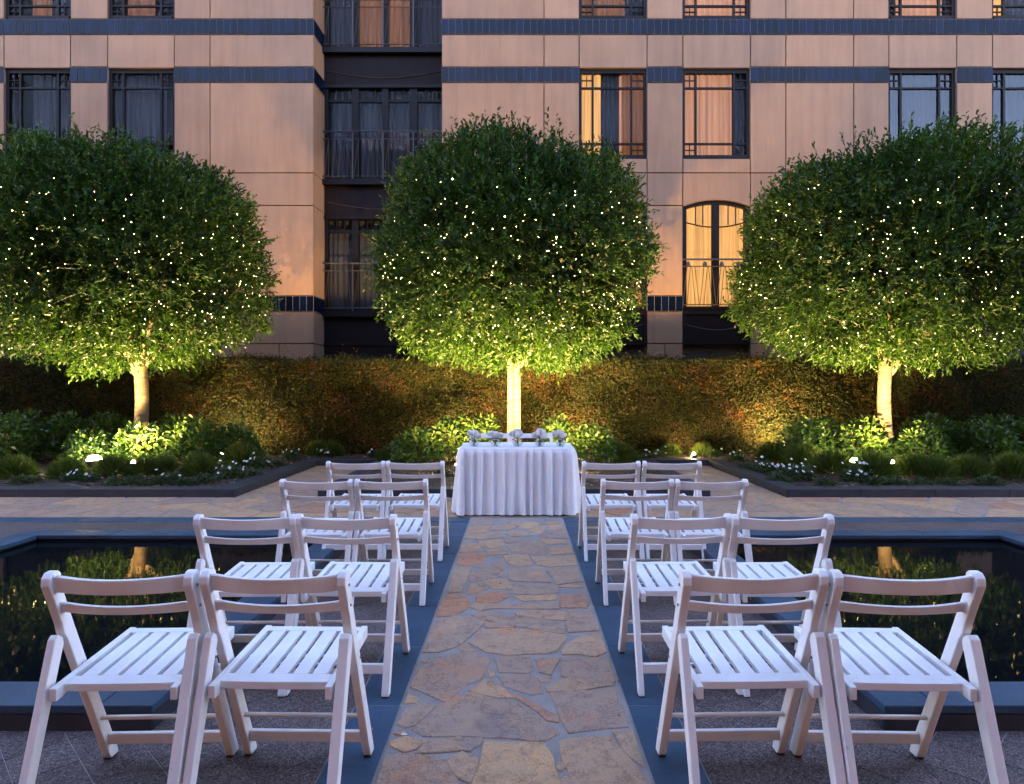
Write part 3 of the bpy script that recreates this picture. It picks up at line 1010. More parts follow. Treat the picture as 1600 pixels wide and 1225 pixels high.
# navy glazed tile bands
TW = 10.8 * SC
tile_cache = {}
def tile_mesh(w, h):
    k = (round(w, 3), round(h, 3))
    if k not in tile_cache:
        o = MB().box(-w / 2, w / 2, -0.012, 0.03, -h / 2, h / 2, 0.004).build('band_tile', M_TILE, None, fix=False)
        tile_cache[k] = o.data
        bpy.data.objects.remove(o)
    return tile_cache[k]
def band(px0, px1, py0, py1):
    x0, x1 = fx(px0), fx(px1); z0, z1 = fz(py1), fz(py0)
    bb = MB().box(x0, x1, 0.0, 0.05, z0 + .002, z1 - .002).build('tile_band', M_TGROUT, bld, fix=False)
    n = max(1, round((x1 - x0) / TW)); w = (x1 - x0) / n
    me = tile_mesh(w - 0.012, z1 - z0 - 0.02)
    for i in range(n):
        inst('band_tile', me, bb, (x0 + w * (i + .5), 0, (z0 + z1) / 2))
for cols in (COLS_L, COLS_R):
    for c in cols:
        vis = c[1] > -100 and c[0] < 1720
        if vis: band(c[0], c[1], 30, 53.5)
        else: MB().box(fx(c[0]), fx(c[1]), -0.01, 0.05, fz(53.5), fz(30)).build('tile_band', M_TILE, bld, fix=False)
        if c not in WINS:
            if vis: band(c[0], c[1], 105, 128.5)
            else: MB().box(fx(c[0]), fx(c[1]), -0.01, 0.05, fz(128.5), fz(105)).build('tile_band', M_TILE, bld, fix=False)
            if 320 < c[0] < 1300 : band(c[0], c[1], 462.5, 486.5)
            else: MB().box(fx(c[0]), fx(c[1]), -0.01, 0.05, fz(486.5), fz(462.5)).build('tile_band', M_TILE, bld, fix=False)
            MB().box(fx(c[0]), fx(c[1]), -0.01, 0.05, fz(-77), fz(-100)).build('tile_band', M_TILE, bld, fix=False)
        MB().box(fx(c[0]), fx(c[1]), -0.01, 0.05, fz(-152), fz(-174)).build('tile_band', M_TILE, bld, fix=False)

def curtain(x0, x1, z0, z1, y, mat, parent, n_fold, amp=0.035, seed=0):
    rg = random.Random(seed)
    n = max(8, int(n_fold * 6))
    v, f = [], []
    ph = rg.uniform(0, 6)
    for i in range(n + 1):
        s = i / n
        yy = y + amp * math.sin(s * n_fold * 6.283 + ph + 0.8 * math.sin(s * 9 + ph)) + 0.3 * amp * math.sin(s * n_fold * 15)
        xx = x0 + (x1 - x0) * s
        v += [(xx, yy, z0), (xx, yy * 1.0, z1)]
    for i in range(n):
        f.append([2 * i, 2 * i + 2, 2 * i + 3, 2 * i + 1])
    return mesh_obj('curtain', v, f, mat, parent, smooth=True)

def room(x0, x1, z0, z1, parent, y0=0.34, depth=1.1):
    v = [(x0, y0, z0), (x1, y0, z0), (x1, y0, z1), (x0, y0, z1), (x0, y0 + depth, z0), (x1, y0 + depth, z0), (x1, y0 + depth, z1), (x0, y0 + depth, z1)]
    mesh_obj('room_lining', v, [(4, 5, 6, 7), (0, 1, 5, 4), (3, 7, 6, 2), (0, 4, 7, 3), (1, 2, 6, 5)], M_ROOM, parent)

def window(px0, px1, py0, py1, curt, seed, glass=None):
    """casement with corner grids: curt = list of (s0, s1, material, folds)"""
    x0, x1, z0, z1 = fx(px0), fx(px1), fz(py1), fz(py0)
    w = empty('window', (0, 0, 0), parent=bld)
    fw = 0.065
    yf, yb = 0.07, 0.15
    fr = MB()
    fr.box(x0, x0 + fw, yf, yb, z0, z1); fr.box(x1 - fw, x1, yf, yb, z0, z1)
    fr.box(x0 + fw, x1 - fw, yf, yb, z1 - 0.075, z1); fr.box(x0 + fw, x1 - fw, yf - 0.03, yb, z0, z0 + 0.085)
    fr.build('frame', M_FRAME, w, fix=False)
    W = x1 - x0; H = z1 - z0
    mx = [x0 + W * 0.205, x0 + W * 0.775]
    mz = [z0 + H * 0.175, z1 - H * 0.20]
    for m in mx:
        MB().box(m - .024, m + .024, yf + .008, yb - .01, z0 + .085, z1 - .075).build('mullion', M_FRAME, w, fix=False)
    edges = [x0 + fw, mx[0] - .024, mx[0] + .024, mx[1] - .024, mx[1] + .024, x1 - fw]
    for m in mz:
        for k in range(3):
            MB().box(edges[2 * k], edges[2 * k + 1], yf + .012, yb - .012, m - .02, m + .02).build('transom', M_FRAME, w, fix=False)
    for k in (0, 2):
        a, b = edges[2 * k], edges[2 * k + 1]
        for (c0, c1) in ((z0 + .085, mz[0] - .02), (mz[1] + .02, z1 - .075)):
            xm, zm = (a + b) / 2, (c0 + c1) / 2
            g_ = MB()
            g_.box(xm - .009, xm + .009, yf + .02, yb - .025, c0, c1)
            g_.box(a, xm - .009, yf + .02, yb - .025, zm - .009, zm + .009); g_.box(xm + .009, b, yf + .02, yb - .025, zm - .009, zm + .009)
            g_.build('glazing_bar', M_FRAME, w, fix=False)
    for k in range(3):
        a, b = edges[2 * k], edges[2 * k + 1]
        for (c0, c1) in ((z0 + .085, mz[0] - .02), (mz[0] + .02, mz[1] - .02), (mz[1] + .02, z1 - .075)):
            yy = 0.118
            mesh_obj('pane', [(a, yy, c0), (b, yy, c0), (b, yy, c1), (a, yy, c1)], [(0, 1, 2, 3)], glass or M_GLASS, w)
    # jambs
    jb = MB(); jb.box(x0 - .05, x0 - .001, 0.02, 0.34, z0, z1); jb.box(x1 + .001, x1 + .05, 0.02, 0.34, z0, z1)
    jb.build('jamb', M_JOINT, w, fix=False)
    room(x0, x1, z0, z1, w)
    for i, (s0, s1, mat, nf) in enumerate(curt):
        curtain(x0 + W * s0, x0 + W * s1, z0 + .03, z1 - .02, 0.27 + (0.06 if i % 2 else 0), mat, w, nf, 0.03, seed + i)

dk = [(0.02, 0.98, M_CUR_DARK, 9)]
window(6, 110, 107, 247, [(0.3, 0.98, M_CUR_DARK, 7)], 1)
window(168, 272, 107, 247, [(0.02, 0.8, M_CUR_DARK, 8)], 5)
window(905, 1011, 107, 247, [(0.02, 0.34, M_CUR_YEL, 4), (0.3, 0.7, M_CUR_DARK, 6), (0.66, 0.98, M_CUR_DIM, 4), (0.62, 0.80, M_CUR_PINK, 2)], 9)
window(1067, 1172.5, 107, 247, [(0.02, 0.78, M_CUR_PINK, 9), (0.77, 0.98, M_CUR_DARK, 2)], 14)
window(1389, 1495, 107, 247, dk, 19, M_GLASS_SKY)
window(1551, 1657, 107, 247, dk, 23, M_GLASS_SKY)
window(6, 110, -101, 28.5, [(0.3, 0.6, M_CUR_DIM, 4), (0.6, 0.98, M_CUR_DARK, 4)], 31)
window(168, 272, -101, 28.5, [(0.2, 0.62, M_CUR_DIM, 4)], 35)
window(905, 1011, -101, 28.5, [(0.02, 0.7, M_CUR_DIM, 7), (0.7, 0.98, M_CUR_DARK, 4)], 39)
window(1067, 1172.5, -101, 28.5, [(0.02, 0.98, M_CUR_PINK, 9)], 43)
window(1389, 1495, -101, 28.5, [(0.2, 0.9, M_CUR_PINK, 4)], 47)
window(1551, 1657, -101, 28.5, [(0.02, 0.3, M_CUR_YEL, 4), (0.3, 0.98, M_CUR_DARK, 5)], 53)

# arched french doors with railing, spandrel and vent
def arched_door(px0, px1, mat, seed):
    x0, x1 = fx(px0), fx(px1); zb = fz(486); zs = fz(322); rise = 10 * SC
    xm = (x0 + x1) / 2; W = x1 - x0
    arc = lambda x, off=0: zs + rise * (1 - ((x - xm) / (W / 2)) ** 2) - off
    d = empty('french_door', (0, 0, 0), parent=bld)
    fr = MB(); nseg = 14
    fr.box(x0, x0 + .07, 0.07, 0.16, zb, zs - .0); fr.box(x1 - .07, x1, 0.07, 0.16, zb, zs - .0)
    pts = [(x0 + W * i / nseg, arc(x0 + W * i / nseg)) for i in range(nseg + 1)]
    poly = [(x, z + 0.02) for x, z in pts] + [(x, z - .075) for x, z in reversed(pts)]
    fr.prism(poly, 'y', 0.068, 0.162)
    fr.build('frame', M_FRAME, d)
    MB().box(xm - .05, xm + .05, 0.075, 0.155, zb, arc(xm, .075)).build('meeting_stile', M_FRAME, d, fix=False)
    for sg in (-1, 1):
        a, b = (x0 + .07, xm - .05) if sg < 0 else (xm + .05, x1 - .07)
        lf = MB()
        lf.box(a, a + .036, 0.085, 0.145, zb, arc(a + .02, .07)); lf.box(b - .036, b, 0.085, 0.145, zb, arc(b - .02, .07))
        lf.box(a + .036, b - .036, 0.085, 0.145, zb, zb + .12)
        lf.build('door_leaf', M_FRAME, d, fix=False)
        tb_ = []
        for i in range(9):
            s = i / 8; x = a + .045 + (b - a - .09) * s
            q = s if sg < 0 else 1 - s
            tb_.append((x, 0.115, fz(346) - 0.10 * math.sin(q * 1.57)))
        MB().tube(tb_, 0.016, 4).build('curved_transom', M_FRAME, d, fix=False)
        bars = MB()
        for s in (0.36, 0.66):
            x = a + .045 + (b - a - .09) * s
            bars.box(x - .01, x + .01, 0.105, 0.125, fz(346) - 0.06, arc(x, .07))
        bars.build('glazing_bar', M_FRAME, d, fix=False)
        mesh_obj('pane', [(a, .13, zb), (b, .13, zb), (b, .13, arc(b, .05)), (a, .13, arc(a, .05))], [(0, 1, 2, 3)], M_GLASS, d)
        curtain(a, b, zb, arc(xm) + .02, 0.27, mat, d, 5, 0.03, seed + sg)
    room(x0, x1, zb, zs + rise + .05, d)
    jb = MB(); jb.box(x0 - .05, x0 - .001, 0.03, 0.34, zb, zs + .02); jb.box(x1 + .001, x1 + .05, 0.03, 0.34, zb, zs + .02)
    jb.build('jamb', M_JOINT, d, fix=False)
    # balcony rail
    r = empty('railing', (0, 0, 0), parent=bld)
    zt, z2, z0 = fz(405), fz(416), fz(476)
    MB().box(x0 + .005, x1 - .005, 0.0, 0.035, zt - .018, zt + .018).build('top_rail', M_RAIL, r, fix=False)
    MB().box(x0 + .005, x1 - .005, 0.005, 0.03, z2 - .01, z2 + .01).build('rail', M_RAIL, r, fix=False)
    MB().box(x0 + .005, x1 - .005, 0.005, 0.03, z0 - .012, z0 + .012).build('rail', M_RAIL, r, fix=False)
    n = 4
    for i in range(n):
        c = x0 + W * (i + .5) / n
        for e in (-1, 1):
            for s in (0.04, 0.09):
                MB().tube([(c + e * (s if s > .05 else .015), .0175, z2), (c + e * (W / n / 2 - .01 if s > .05 else W / n / 4), .0175, z0)], 0.008, 4).build('baluster', M_RAIL, r, fix=False)
        MB().lathe([(0, 0), (.055, 0), (.05, .06), (.03, .1), (0, .12)], 8, (c - W / n * .18, .0175, z2)).build('finial', M_RAIL, r)
    # spandrel below
    s = empty('spandrel', (0, 0, 0), parent=bld)
    za, zc = fz(487), fz(537)
    MB().box(x0, x1, 0.03, 0.10, zc, za).build('spandrel_panel', M_SPAN, s, fix=False)
    e_ = MB(); e_.box(x0, x1, 0.0, 0.03, za - .06, za + .02); e_.box(x0, x1, 0.0, 0.03, zc - .02, zc + .03); e_.box(x0, x0 + .05, 0.0, 0.03, zc + .03, za - .06); e_.box(x1 - .05, x1, 0.0, 0.03, zc + .03, za - .06)
    e_.build('trim', M_FRAME, s, fix=False)
    sw = [(x0 + .05 + (W - .1) * i / 12, 0.028, za - .28 - .14 * math.sin(math.pi * i / 12)) for i in range(13)]
    MB().tube(sw, 0.009, 5).build('swag', M_RAIL, s, fix=False)
    MB().box(x0, x1, 0.14, 0.2, fz(706), zc - .02).build('vent_panel', M_ROOM, s, fix=False)
for i, c in enumerate(WINS):
    arched_door(c[0], c[1], M_CUR_YEL if c[0] in (905, 1067) else M_CUR_DARK, 70 + 3 * i)

# recessed balcony bay between px 490..690
RD = 0.72
xr0, xr1 = fx(507) * 1.0, fx(690)
xl = fx(490)
# splayed return wall: quads with the same banding
SPLAY = (507 - PPX) * (FD + RD) / FPX
ret = empty('return_wall', (0, 0, 0), parent=bld)
def ret_piece(py0, py1, mat, name, j=JT, off=0.0):
    z0, z1 = fz(py1) + j, fz(py0) - j
    v = []
    for z in (z0, z1):
        v += [(xl + off, 0.002 if off == 0 else -0.008, z), (SPLAY + off, RD, z), (SPLAY - .1, RD, z), (xl - .1, 0.1, z)]
    mesh_obj(name, v, [(0, 1, 2, 3)[::-1], (4, 5, 6, 7), (0, 4, 5, 1)[::-1], (1, 5, 6, 2)[::-1], (2, 6, 7, 3)[::-1], (3, 7, 4, 0)[::-1]], mat, ret)
for (a, b) in ((TOP, -175), (-151, -101), (-76, 29.5), (54, 104.5), (129, 270), (270, 321), (321, 462), (487, 537), (537, 620), (620, 705)):
    ret_piece(a, b, M_PANEL, 'wall_panel')
for (a, b) in ((-174, -152), (-100, -77), (30, 53.5), (105, 128.5), (462.5, 486.5)):
    ret_piece(a, b, M_TGROUT, 'tile_band', 0.002)
    if a > 0:
        for i in range(4):
            s0, s1 = i / 4 + .012, (i + 1) / 4 - .012
            za, zb_ = fz(b) + .012, fz(a) - .012
            P = lambda s, o: (xl + (SPLAY - xl) * s + o, RD * s)
            v = []
            for z in (za, zb_):
                v += [(*P(s0, .012), z), (*P(s1, .012), z), (*P(s1, -.02), z), (*P(s0, -.02), z)]
            mesh_obj('band_tile', v, [(3, 2, 1, 0), (4, 5, 6, 7), (1, 5, 4, 0), (2, 6, 5, 1), (3, 7, 6, 2), (0, 4, 7, 3)], M_TILE, ret)
rb = MB()
v = []
for z in (fz(706), fz(TOP)):
    v += [(xl - .02, 0.02, z), (SPLAY - .015, RD, z), (SPLAY - .3, RD, z), (xl - .3, 0.06, z)]
rb.add(v, [(3, 2, 1, 0), (4, 5, 6, 7), (1, 5, 4, 0), (2, 6, 5, 1), (3, 7, 6, 2), (0, 4, 7, 3)])
rb.build('backing_wall', M_JOINT, ret)
# right return (faces left) and back of bay
MB().box(xr1 - .0 + .012, xr1 + .1, 0.072, RD + .4, fz(706), fz(TOP)).build('side_wall', M_PANEL, bld, fix=False)
SB = (FD + RD) / FPX
def bx(px): return (px - PPX) * SB
def bz(py): return CAMZ + (PPY - py) * SB
def bay_floor(k, mats, seed):
    """one storey of the bay; k: pixel shift upward in storeys of 204.5 px"""
    o = -204.5 * k
    b = empty('balcony_bay', (0, RD, 0), parent=bld)
    X0, X1 = SPLAY - .02, xr1 + .1
    zt, zb = bz(135 + o), bz(285 + o)
    MB().box(X0, X1, -0.02, 0.12, bz(135 + o), bz(85 + o)).build('spandrel_panel', M_SPAN, b, fix=False)
    MB().box(X0, X1, -0.07, 0.0 - .021, bz(86.5 + o), bz(79 + o)).build('cornice', M_FRAME, b, fix=False)
    MB().box(X0, X1, -0.05, -0.021, bz(138 + o), bz(133 + o)).build('cornice', M_FRAME, b, fix=False)
    for px in (526, 552, 583, 621, 668):
        MB().box(bx(px) - .006, bx(px) + .006, -0.027, -0.0205, bz(133 + o), bz(88 + o)).build('seam', M_FRAME, b, fix=False)
    sw = [(bx(512) + (bx(689) - bx(512)) * i / 16, -0.03, bz(112 + o) - .17 * math.sin(math.pi * i / 16)) for i in range(17)]
    MB().tube(sw, 0.012, 5).build('swag', M_RAIL, b, fix=False)
    # posts
    fr = MB()
    for (p0, p1) in ((505, 513), (550, 560), (597, 607), (640, 652), (690, 700)):
        fr.box(bx(p0), bx(p1), 0.0, 0.12, zb, zt - .0)
    fr.box(X0, X1, 0.004, 0.116, zt - .06, zt - .001)
    fr.box(X0, X1, 0.004, 0.116, zb, zb + .1)
    fr.build('frame', M_FRAME, b, fix=False)
    for i, (p0, p1) in enumerate(((513, 550), (560, 597), (607, 640), (652, 690))):
        t = MB(); zz = bz(157 + o)
        t.box(bx(p0), bx(p1), 0.02, 0.09, zz - .03, zz + .03)
        for s in (0.36, 0.68): 
            xx = bx(p0) + (bx(p1) - bx(p0)) * s
            t.box(xx - .012, xx + .012, 0.03, 0.08, zz + .03, zt - .06)
        t.build('transom', M_FRAME, b, fix=False)
        mesh_obj('pane', [(bx(p0), .06, zb), (bx(p1), .06, zb), (bx(p1), .06, zt), (bx(p0), .06, zt)], [(0, 1, 2, 3)], M_GLASS, b)
        if mats[i] is not None:
            curtain(bx(p0) - .05, bx(p1) + .05, zb, zt, 0.22, mats[i], b, 5, 0.03, seed + i)
    v = [(X0, .12, zb), (X1, .12, zb), (X1, .12, zt), (X0, .12, zt), (X0, 1.2, zb), (X1, 1.2, zb), (X1, 1.2, zt), (X0, 1.2, zt)]
    mesh_obj('room_lining', v, [(4, 5, 6, 7), (0, 1, 5, 4), (3, 7, 6, 2), (0, 4, 7, 3), (1, 2, 6, 5)], M_ROOM, b)
    # floor slab nose of the bay
    MB().box(X0, X1, -0.16, -0.003, bz(291 + o), bz(283 + o)).build('slab_edge', M_FRAME, b, fix=False)
    # railing of the bay
    r = empty('railing', (0, RD - 0.12, 0), parent=bld)
    zt_, z2, z0 = bz(208.5 + o), bz(220 + o), bz(278 + o)
    a, c = SPLAY - .01, xr1 + .015
    MB().tube([(a, 0, zt_), (c, 0, zt_)], 0.021, 6).build('top_rail', M_RAIL, r, fix=False)
    MB().tube([(a, 0, z2), (c, 0, z2)], 0.013, 5).build('rail', M_RAIL, r, fix=False)
    MB().tube([(a, 0, z0), (c, 0, z0)], 0.016, 5).build('rail', M_RAIL, r, fix=False)
    for px in (553, 600, 647):
        MB().box(bx(px) - .014, bx(px) + .014, -.014, .014, z0 - .06, zt_).build('post', M_RAIL, r, fix=False)
    cells = [507, 553, 600, 647, 690]
    for i in range(4):
        xa, xb = bx(cells[i]) + .03, bx(cells[i + 1]) - .03
        w_ = xb - xa
        for (s0, s1) in ((0.16, 0.0), (0.16, .16), (.38, .5), (.62, .5), (.84, .84), (.84, 1.0), (.38, .3), (.62, .7)):
            MB().tube([(xa + w_ * s0, 0, z2), (xa + w_ * s1, 0, z0)], 0.0055, 4).build('baluster', M_RAIL, r, fix=False)
bay_floor(0, [M_CUR_DARK, M_CUR_DARK, M_CUR_DARK, M_CUR_DARK], 200)
bay_floor(1, [M_CUR_DARK, M_CUR_DIM, M_CUR_DIM, M_CUR_DARK], 210)
bay_floor(-1, [M_CUR_DARK, M_CUR_DARK, None, M_CUR_DARK], 220)
zl = MB().box(SPLAY - .02, xr1 + .1, RD - .02, RD + .3, fz(706), bz(85 + 409)).build('bay_base_wall', M_SPAN, bld, fix=False)
MB().box(SPLAY - .02, xr1 + .1, RD - .05, RD - .021, bz(540), bz(535)).build('cornice', M_FRAME, bld, fix=False)
# body of the building behind and above
body = MB()
body.box(fx(-260), fx(1920), 1.6, 10, 0, fz(TOP))
body.build('building_mass', M_JOINT, bld, fix=False)
MB().box(fx(-265), fx(1925), -0.02, 10.2, fz(TOP) + .0, fz(TOP) + .35).build('parapet', M_PANEL, bld, fix=False)

# ---- opposite wing of the courtyard, behind the camera (unseen; sized to block low sky, mirrored in panes)
def opposite_wing():
    Y = -5.0; H = 14.5; X0, X1 = -32.0, 8.8
    root = empty('opposite_wing', (0, Y, 0))
    tag(root, 'unseen opposite hotel wing, sized to block low sky, mirrored in the window panes', 'building')
    MB().box(X0, X1, -7.0, -0.3, 0, H).build('wall', M_BRICK, root, fix=False)
    MB().box(X1, 26.0, -7.0, -0.3, 0, 10.5).build('lower_wall', M_BRICK, root, fix=False)  # kept lower so the right-hand tiles and panes mirror open sky
    MB().box(-9.0, 9.0, -0.3, 5.15, 3.25, 3.5).build('added_shade_roof', M_BRICK, root, fix=False)  # unseen roof on columns, added to darken the front chairs and near paving
    for cx_ in (-8.6, -4.4, 4.4, 8.6):
        MB().box(cx_ - .18, cx_ + .18, 4.6, 4.96, 0, 3.25).build('added_roof_column', M_BRICK, root, fix=False)
    nb = 16; w = (X1 - X0) / nb
    for k in range(6):
        z0 = 0.0 if k == 0 else .55 + 2.5 * k + .9
        z1 = 2.9 if k == 0 else z0 + 1.55
        if z1 > H - .2: break
        for i in range(nb):
            a, b = X0 + w * i + .55, X0 + w * (i + 1) - .55
            lit = (i * 7 + k * 5) % 4 != 0 if k == 0 else (i * 5 + k * 3) % 4 == 0
            win = MB()
            for q in (a, (a + b) / 2 - .03, b - .06): win.box(q, q + .06, -.30, -.2, z0, z1)
            win.box(a, b, -.30, -.19, z1 - .08, z1); win.box(a, b, -.30, -.18, z0, z0 + .08)
            f = win.build('window', M_FRAME, root, fix=False)
            mesh_obj('pane', [(a, -.25, z0), (b, -.25, z0), (b, -.25, z1), (a, -.25, z1)], [(3, 2, 1, 0)], M_FILLWIN if lit else M_DARKWIN, f)
    MB().box(X0, X1, -.3, -.24, 3.1, 3.4).build('tile_band', M_TILE, root, fix=False)
    MB().box(X0, X1, -7.1, -.2, H, H + .35).build('parapet', M_BRICK, root, fix=False)
opposite_wing()

# ================================================================== FOLIAGE
def unit(v):
    return v / np.maximum(np.linalg.norm(v, axis=-1, keepdims=True), 1e-9)

def leaf_mesh(name, P, Dn, L, W, mat, tint, fold=0.25, droop=0.15):
    """P base points, Dn directions, L lengths, W widths; six-vertex folded leaf"""
    n = len(P)
    Dn = unit(Dn)
    rv = nrng.normal(size=(n, 3)) * 0.55 + np.array([0, 0, 1.0])
    S = unit(np.cross(Dn, rv))
    Nn = unit(np.cross(S, Dn))
    L = L[:, None]; W = W[:, None]
    mid = fold * W
    V = np.empty((n, 6, 3))
    V[:, 0] = P
    V[:, 1] = P + Dn * L * .30 + S * W * .45 + Nn * mid
    V[:, 2] = P + Dn * L * .68 + S * W * .38 + Nn * (mid - droop * L * .5)
    V[:, 3] = P + Dn * L - Nn * droop * L
    V[:, 4] = P + Dn * L * .68 - S * W * .38 + Nn * (mid - droop * L * .5)
    V[:, 5] = P + Dn * L * .30 - S * W * .45 + Nn * mid
    b = np.arange(n)[:, None] * 6
    Q = np.concatenate([b + np.array([[0, 1, 2, 3]]), b + np.array([[0, 3, 4, 5]])], 1).reshape(-1, 4)
    T = np.repeat(np.clip(tint, 0, 1), 6)
    return quick_mesh(name, V.reshape(-1, 3), Q, mat, T)

def lump(U, seed, k=7, f=4.5):
    rg = np.random.default_rng(seed)
    o = np.zeros(len(U))
    for i in range(k):
        d = unit(rg.normal(size=3)[None])[0] * rg.uniform(.5, 1) * f
        o += np.sin(U @ d * 1.6 + rg.uniform(0, 6.28))
    return o / k

def tree(px, D, crown_dx, seed, label, lean=0.0, rscale=1.0, up=1.0):
    rg = np.random.default_rng(seed)
    X = gX(px, D)
    root = empty('ficus_tree', (X, D, 0.07))
    tag(root, label, 'tree', 'clipped ball trees along the hedge')
    CZ = 3.68; RX, RUP, RDN = 2.26 * rscale, 1.86 * up, 1.78
    # trunk
    mb = MB()
    pts, rad = [], []
    for i in range(15):
        s = i / 14
        pts.append((lean * .10 * math.sin(s * 3.0), 0.03 * math.sin(s * 5), s * 2.5 - .05))
        rad.append(0.116 - .012 * s + 0.13 * math.exp(-s * 16) + 0.015 * max(0, s - .62) / .38)
    if lean == 0:      # two fused stems
        for o_ in (-1, 1):
            mb.tube([(x_ + o_ * (.056 - .008 * i_ / 14), y_ - .02 * o_, z_) for i_, (x_, y_, z_) in enumerate(pts)], [r_ * .58 for r_ in rad], 12)
        mb.tube([(x_ + .01, y_ + .06, z_) for (x_, y_, z_) in pts], [r_ * .6 for r_ in rad], 12)
    else:
        mb.tube(pts, rad, 14)
    mb.build('trunk', M_BARK, root, smooth=True, fix=False)
    lr = random.Random(seed)
    for k in range(9):
        a = k / 9 * 6.283 + lr.uniform(-.25, .25)
        el = lr.uniform(.3, 1.0)
        p0 = Vector((pts[-1][0] * .8, 0.0, 1.72 + .10 * (k % 4)))
        d = Vector((math.cos(a) * math.cos(el), math.sin(a) * math.cos(el), math.sin(el)))
        bp = [p0 - Vector((0, 0, .15)), p0 + d * .35 + Vector((0, 0, .05)), p0 + d * .9 + Vector((0, 0, .12)), p0 + d * 1.5 + Vector((0, 0, .3)), p0 + d * 1.95 + Vector((0, 0, .55))]
        MB().tube(bp, [.055, .05, .04, .026, .012], 8).build('limb', M_BARK, root, smooth=True, fix=False)
    # crown: sprigs on a lumpy super-ellipsoid shell
    def shell(U, t):
        pw = np.where(U[:, 2] < 0, 2.9, 2.25)
        base = (np.abs(U) ** pw[:, None]).sum(1) ** (-1 / pw)
        r = t * base * (1 + 0.10 * lump(U, seed + 1, 9, 5) + 0.05 * lump(U, seed + 2, 9, 14))
        Pn = U * r[:, None]
        s = np.where(Pn[:, 2:3] > 0, RUP, RDN)
        return np.concatenate([Pn[:, :1] * RX, Pn[:, 1:2] * RX, Pn[:, 2:3] * s], 1)
    ns = 9200
    U = unit(rg.normal(size=(ns, 3)))
    t = 1 - 0.26 * rg.random(ns) ** 1.7
    # hollows between clumps
    hol = lump(U, seed + 5, 12, 9)
    t -= np.clip(-hol - .04, 0, 1) * 0.6
    S0 = shell(U, t)
    Ud = U.copy()
    dirn = unit(Ud * .75 + np.array([0, 0, 1]) * np.where(U[:, 2:3] < -.35, -.25, .40) + rg.normal(size=(ns, 3)) * .45)
    slen = rg.uniform(.15, .38, ns)
    # long shoots on the top and shoulders
    nt_ = 280
    Ut = unit(rg.normal(size=(nt_, 3)) * np.array([1, 1, .8]) + np.array([0, 0, .55]))
    S1 = shell(Ut, np.full(nt_, .97))
    d1 = unit(Ut * .55 + np.array([0, 0, .8]) + rg.normal(size=(nt_, 3)) * .22)
    S0 = np.concatenate([S0, S1]); dirn = np.concatenate([dirn, d1]); slen = np.concatenate([slen, rg.uniform(.25, .5, nt_)])
    hol = np.concatenate([hol, np.zeros(nt_)])
    nsp = len(S0); per = 10
    k = (np.arange(per) + .5) / per
    P = S0[:, None, :] + dirn[:, None, :] * slen[:, None, None] * k[None, :, None]
    side = unit(rg.normal(size=(nsp, per, 3)))
    Dn = dirn[:, None, :] * .75 + side * .75 + np.array([0, 0, .12])
    P = P.reshape(-1, 3); Dn = Dn.reshape(-1, 3)
    n = len(P)
    L = rg.uniform(.052, .096, n); W = L * rg.uniform(.4, .52, n)
    tint = np.repeat(rg.normal(.42, .13, nsp), per) + rg.normal(0, .12, n) + np.repeat(hol * .25, per)  # hol term paints shade into the leaves of the hollows
    P[:, 0] += crown_dx; P[:, 2] += CZ - .07
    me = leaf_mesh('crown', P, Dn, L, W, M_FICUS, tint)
    o = bpy.data.objects.new('crown', me)
    link(o, root); o['kind'] = 'stuff'
    # inner fill so that the crown is dense
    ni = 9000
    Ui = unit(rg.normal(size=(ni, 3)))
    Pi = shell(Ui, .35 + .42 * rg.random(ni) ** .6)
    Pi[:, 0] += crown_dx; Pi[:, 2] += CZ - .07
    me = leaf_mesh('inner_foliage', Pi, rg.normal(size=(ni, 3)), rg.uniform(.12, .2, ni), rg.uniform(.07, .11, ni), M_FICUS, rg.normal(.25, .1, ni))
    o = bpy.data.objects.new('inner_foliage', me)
    link(o, root); o['kind'] = 'stuff'
    return root, (X + crown_dx, D, CZ), shell

def fairy(tinfo, seed, label):
    root, c, shell = tinfo
    rg = np.random.default_rng(seed)
    n = 820
    U = unit(rg.normal(size=(n * 3, 3)))
    keep = (U[:, 2] < .25 + .3 * rg.random(n * 3)) & (U[:, 2] > -.86)
    U = U[keep][:n]
    # wound round the crown: sort by height band then angle
    band_i = np.floor((U[:, 2] + 1) * 7)
    order = np.lexsort((np.arctan2(U[:, 1], U[:, 0]), band_i))
    U = U[order]
    P = shell(U, .90 + .12 * rg.random(len(U))) * 1.0
    th = empty('fairy_lights', c)
    tag(th, label, 'string lights', 'fairy lights wound through the trees')
    oct_v = np.array([(1, 0, 0), (-1, 0, 0), (0, 1, 0), (0, -1, 0), (0, 0, 1), (0, 0, -1)], float)
    oct_f = [(0, 2, 4), (2, 1, 4), (1, 3, 4), (3, 0, 4), (2, 0, 5), (1, 2, 5), (3, 1, 5), (0, 3, 5)]
    V, F = [], []
    for p in P:
        b = len(V); r = rg.uniform(.0028, .0062)
        V += [tuple(p + q * r) for q in oct_v]
        F += [[i + b for i in f] for f in oct_f]
    bo = mesh_obj('bulbs', V, F, M_BULB, th); bo['kind'] = 'stuff'
    at_ = bo.data.attributes.new('tint', 'FLOAT', 'POINT')
    at_.data.foreach_set('value', np.repeat(.12 + .88 * rg.random(len(P)) ** 3, 6).astype(np.float32))
    w = MB()
    for i in range(len(P) - 1):
        if np.linalg.norm(P[i + 1] - P[i]) < 1.0:
            mid = (P[i] + P[i + 1]) / 2 * .97
            w.tube([P[i], mid, P[i + 1]], .003, 3, cap=False)
    wo_ = w.build('wire', M_WIRE, th, fix=False); wo_['kind'] = 'stuff'

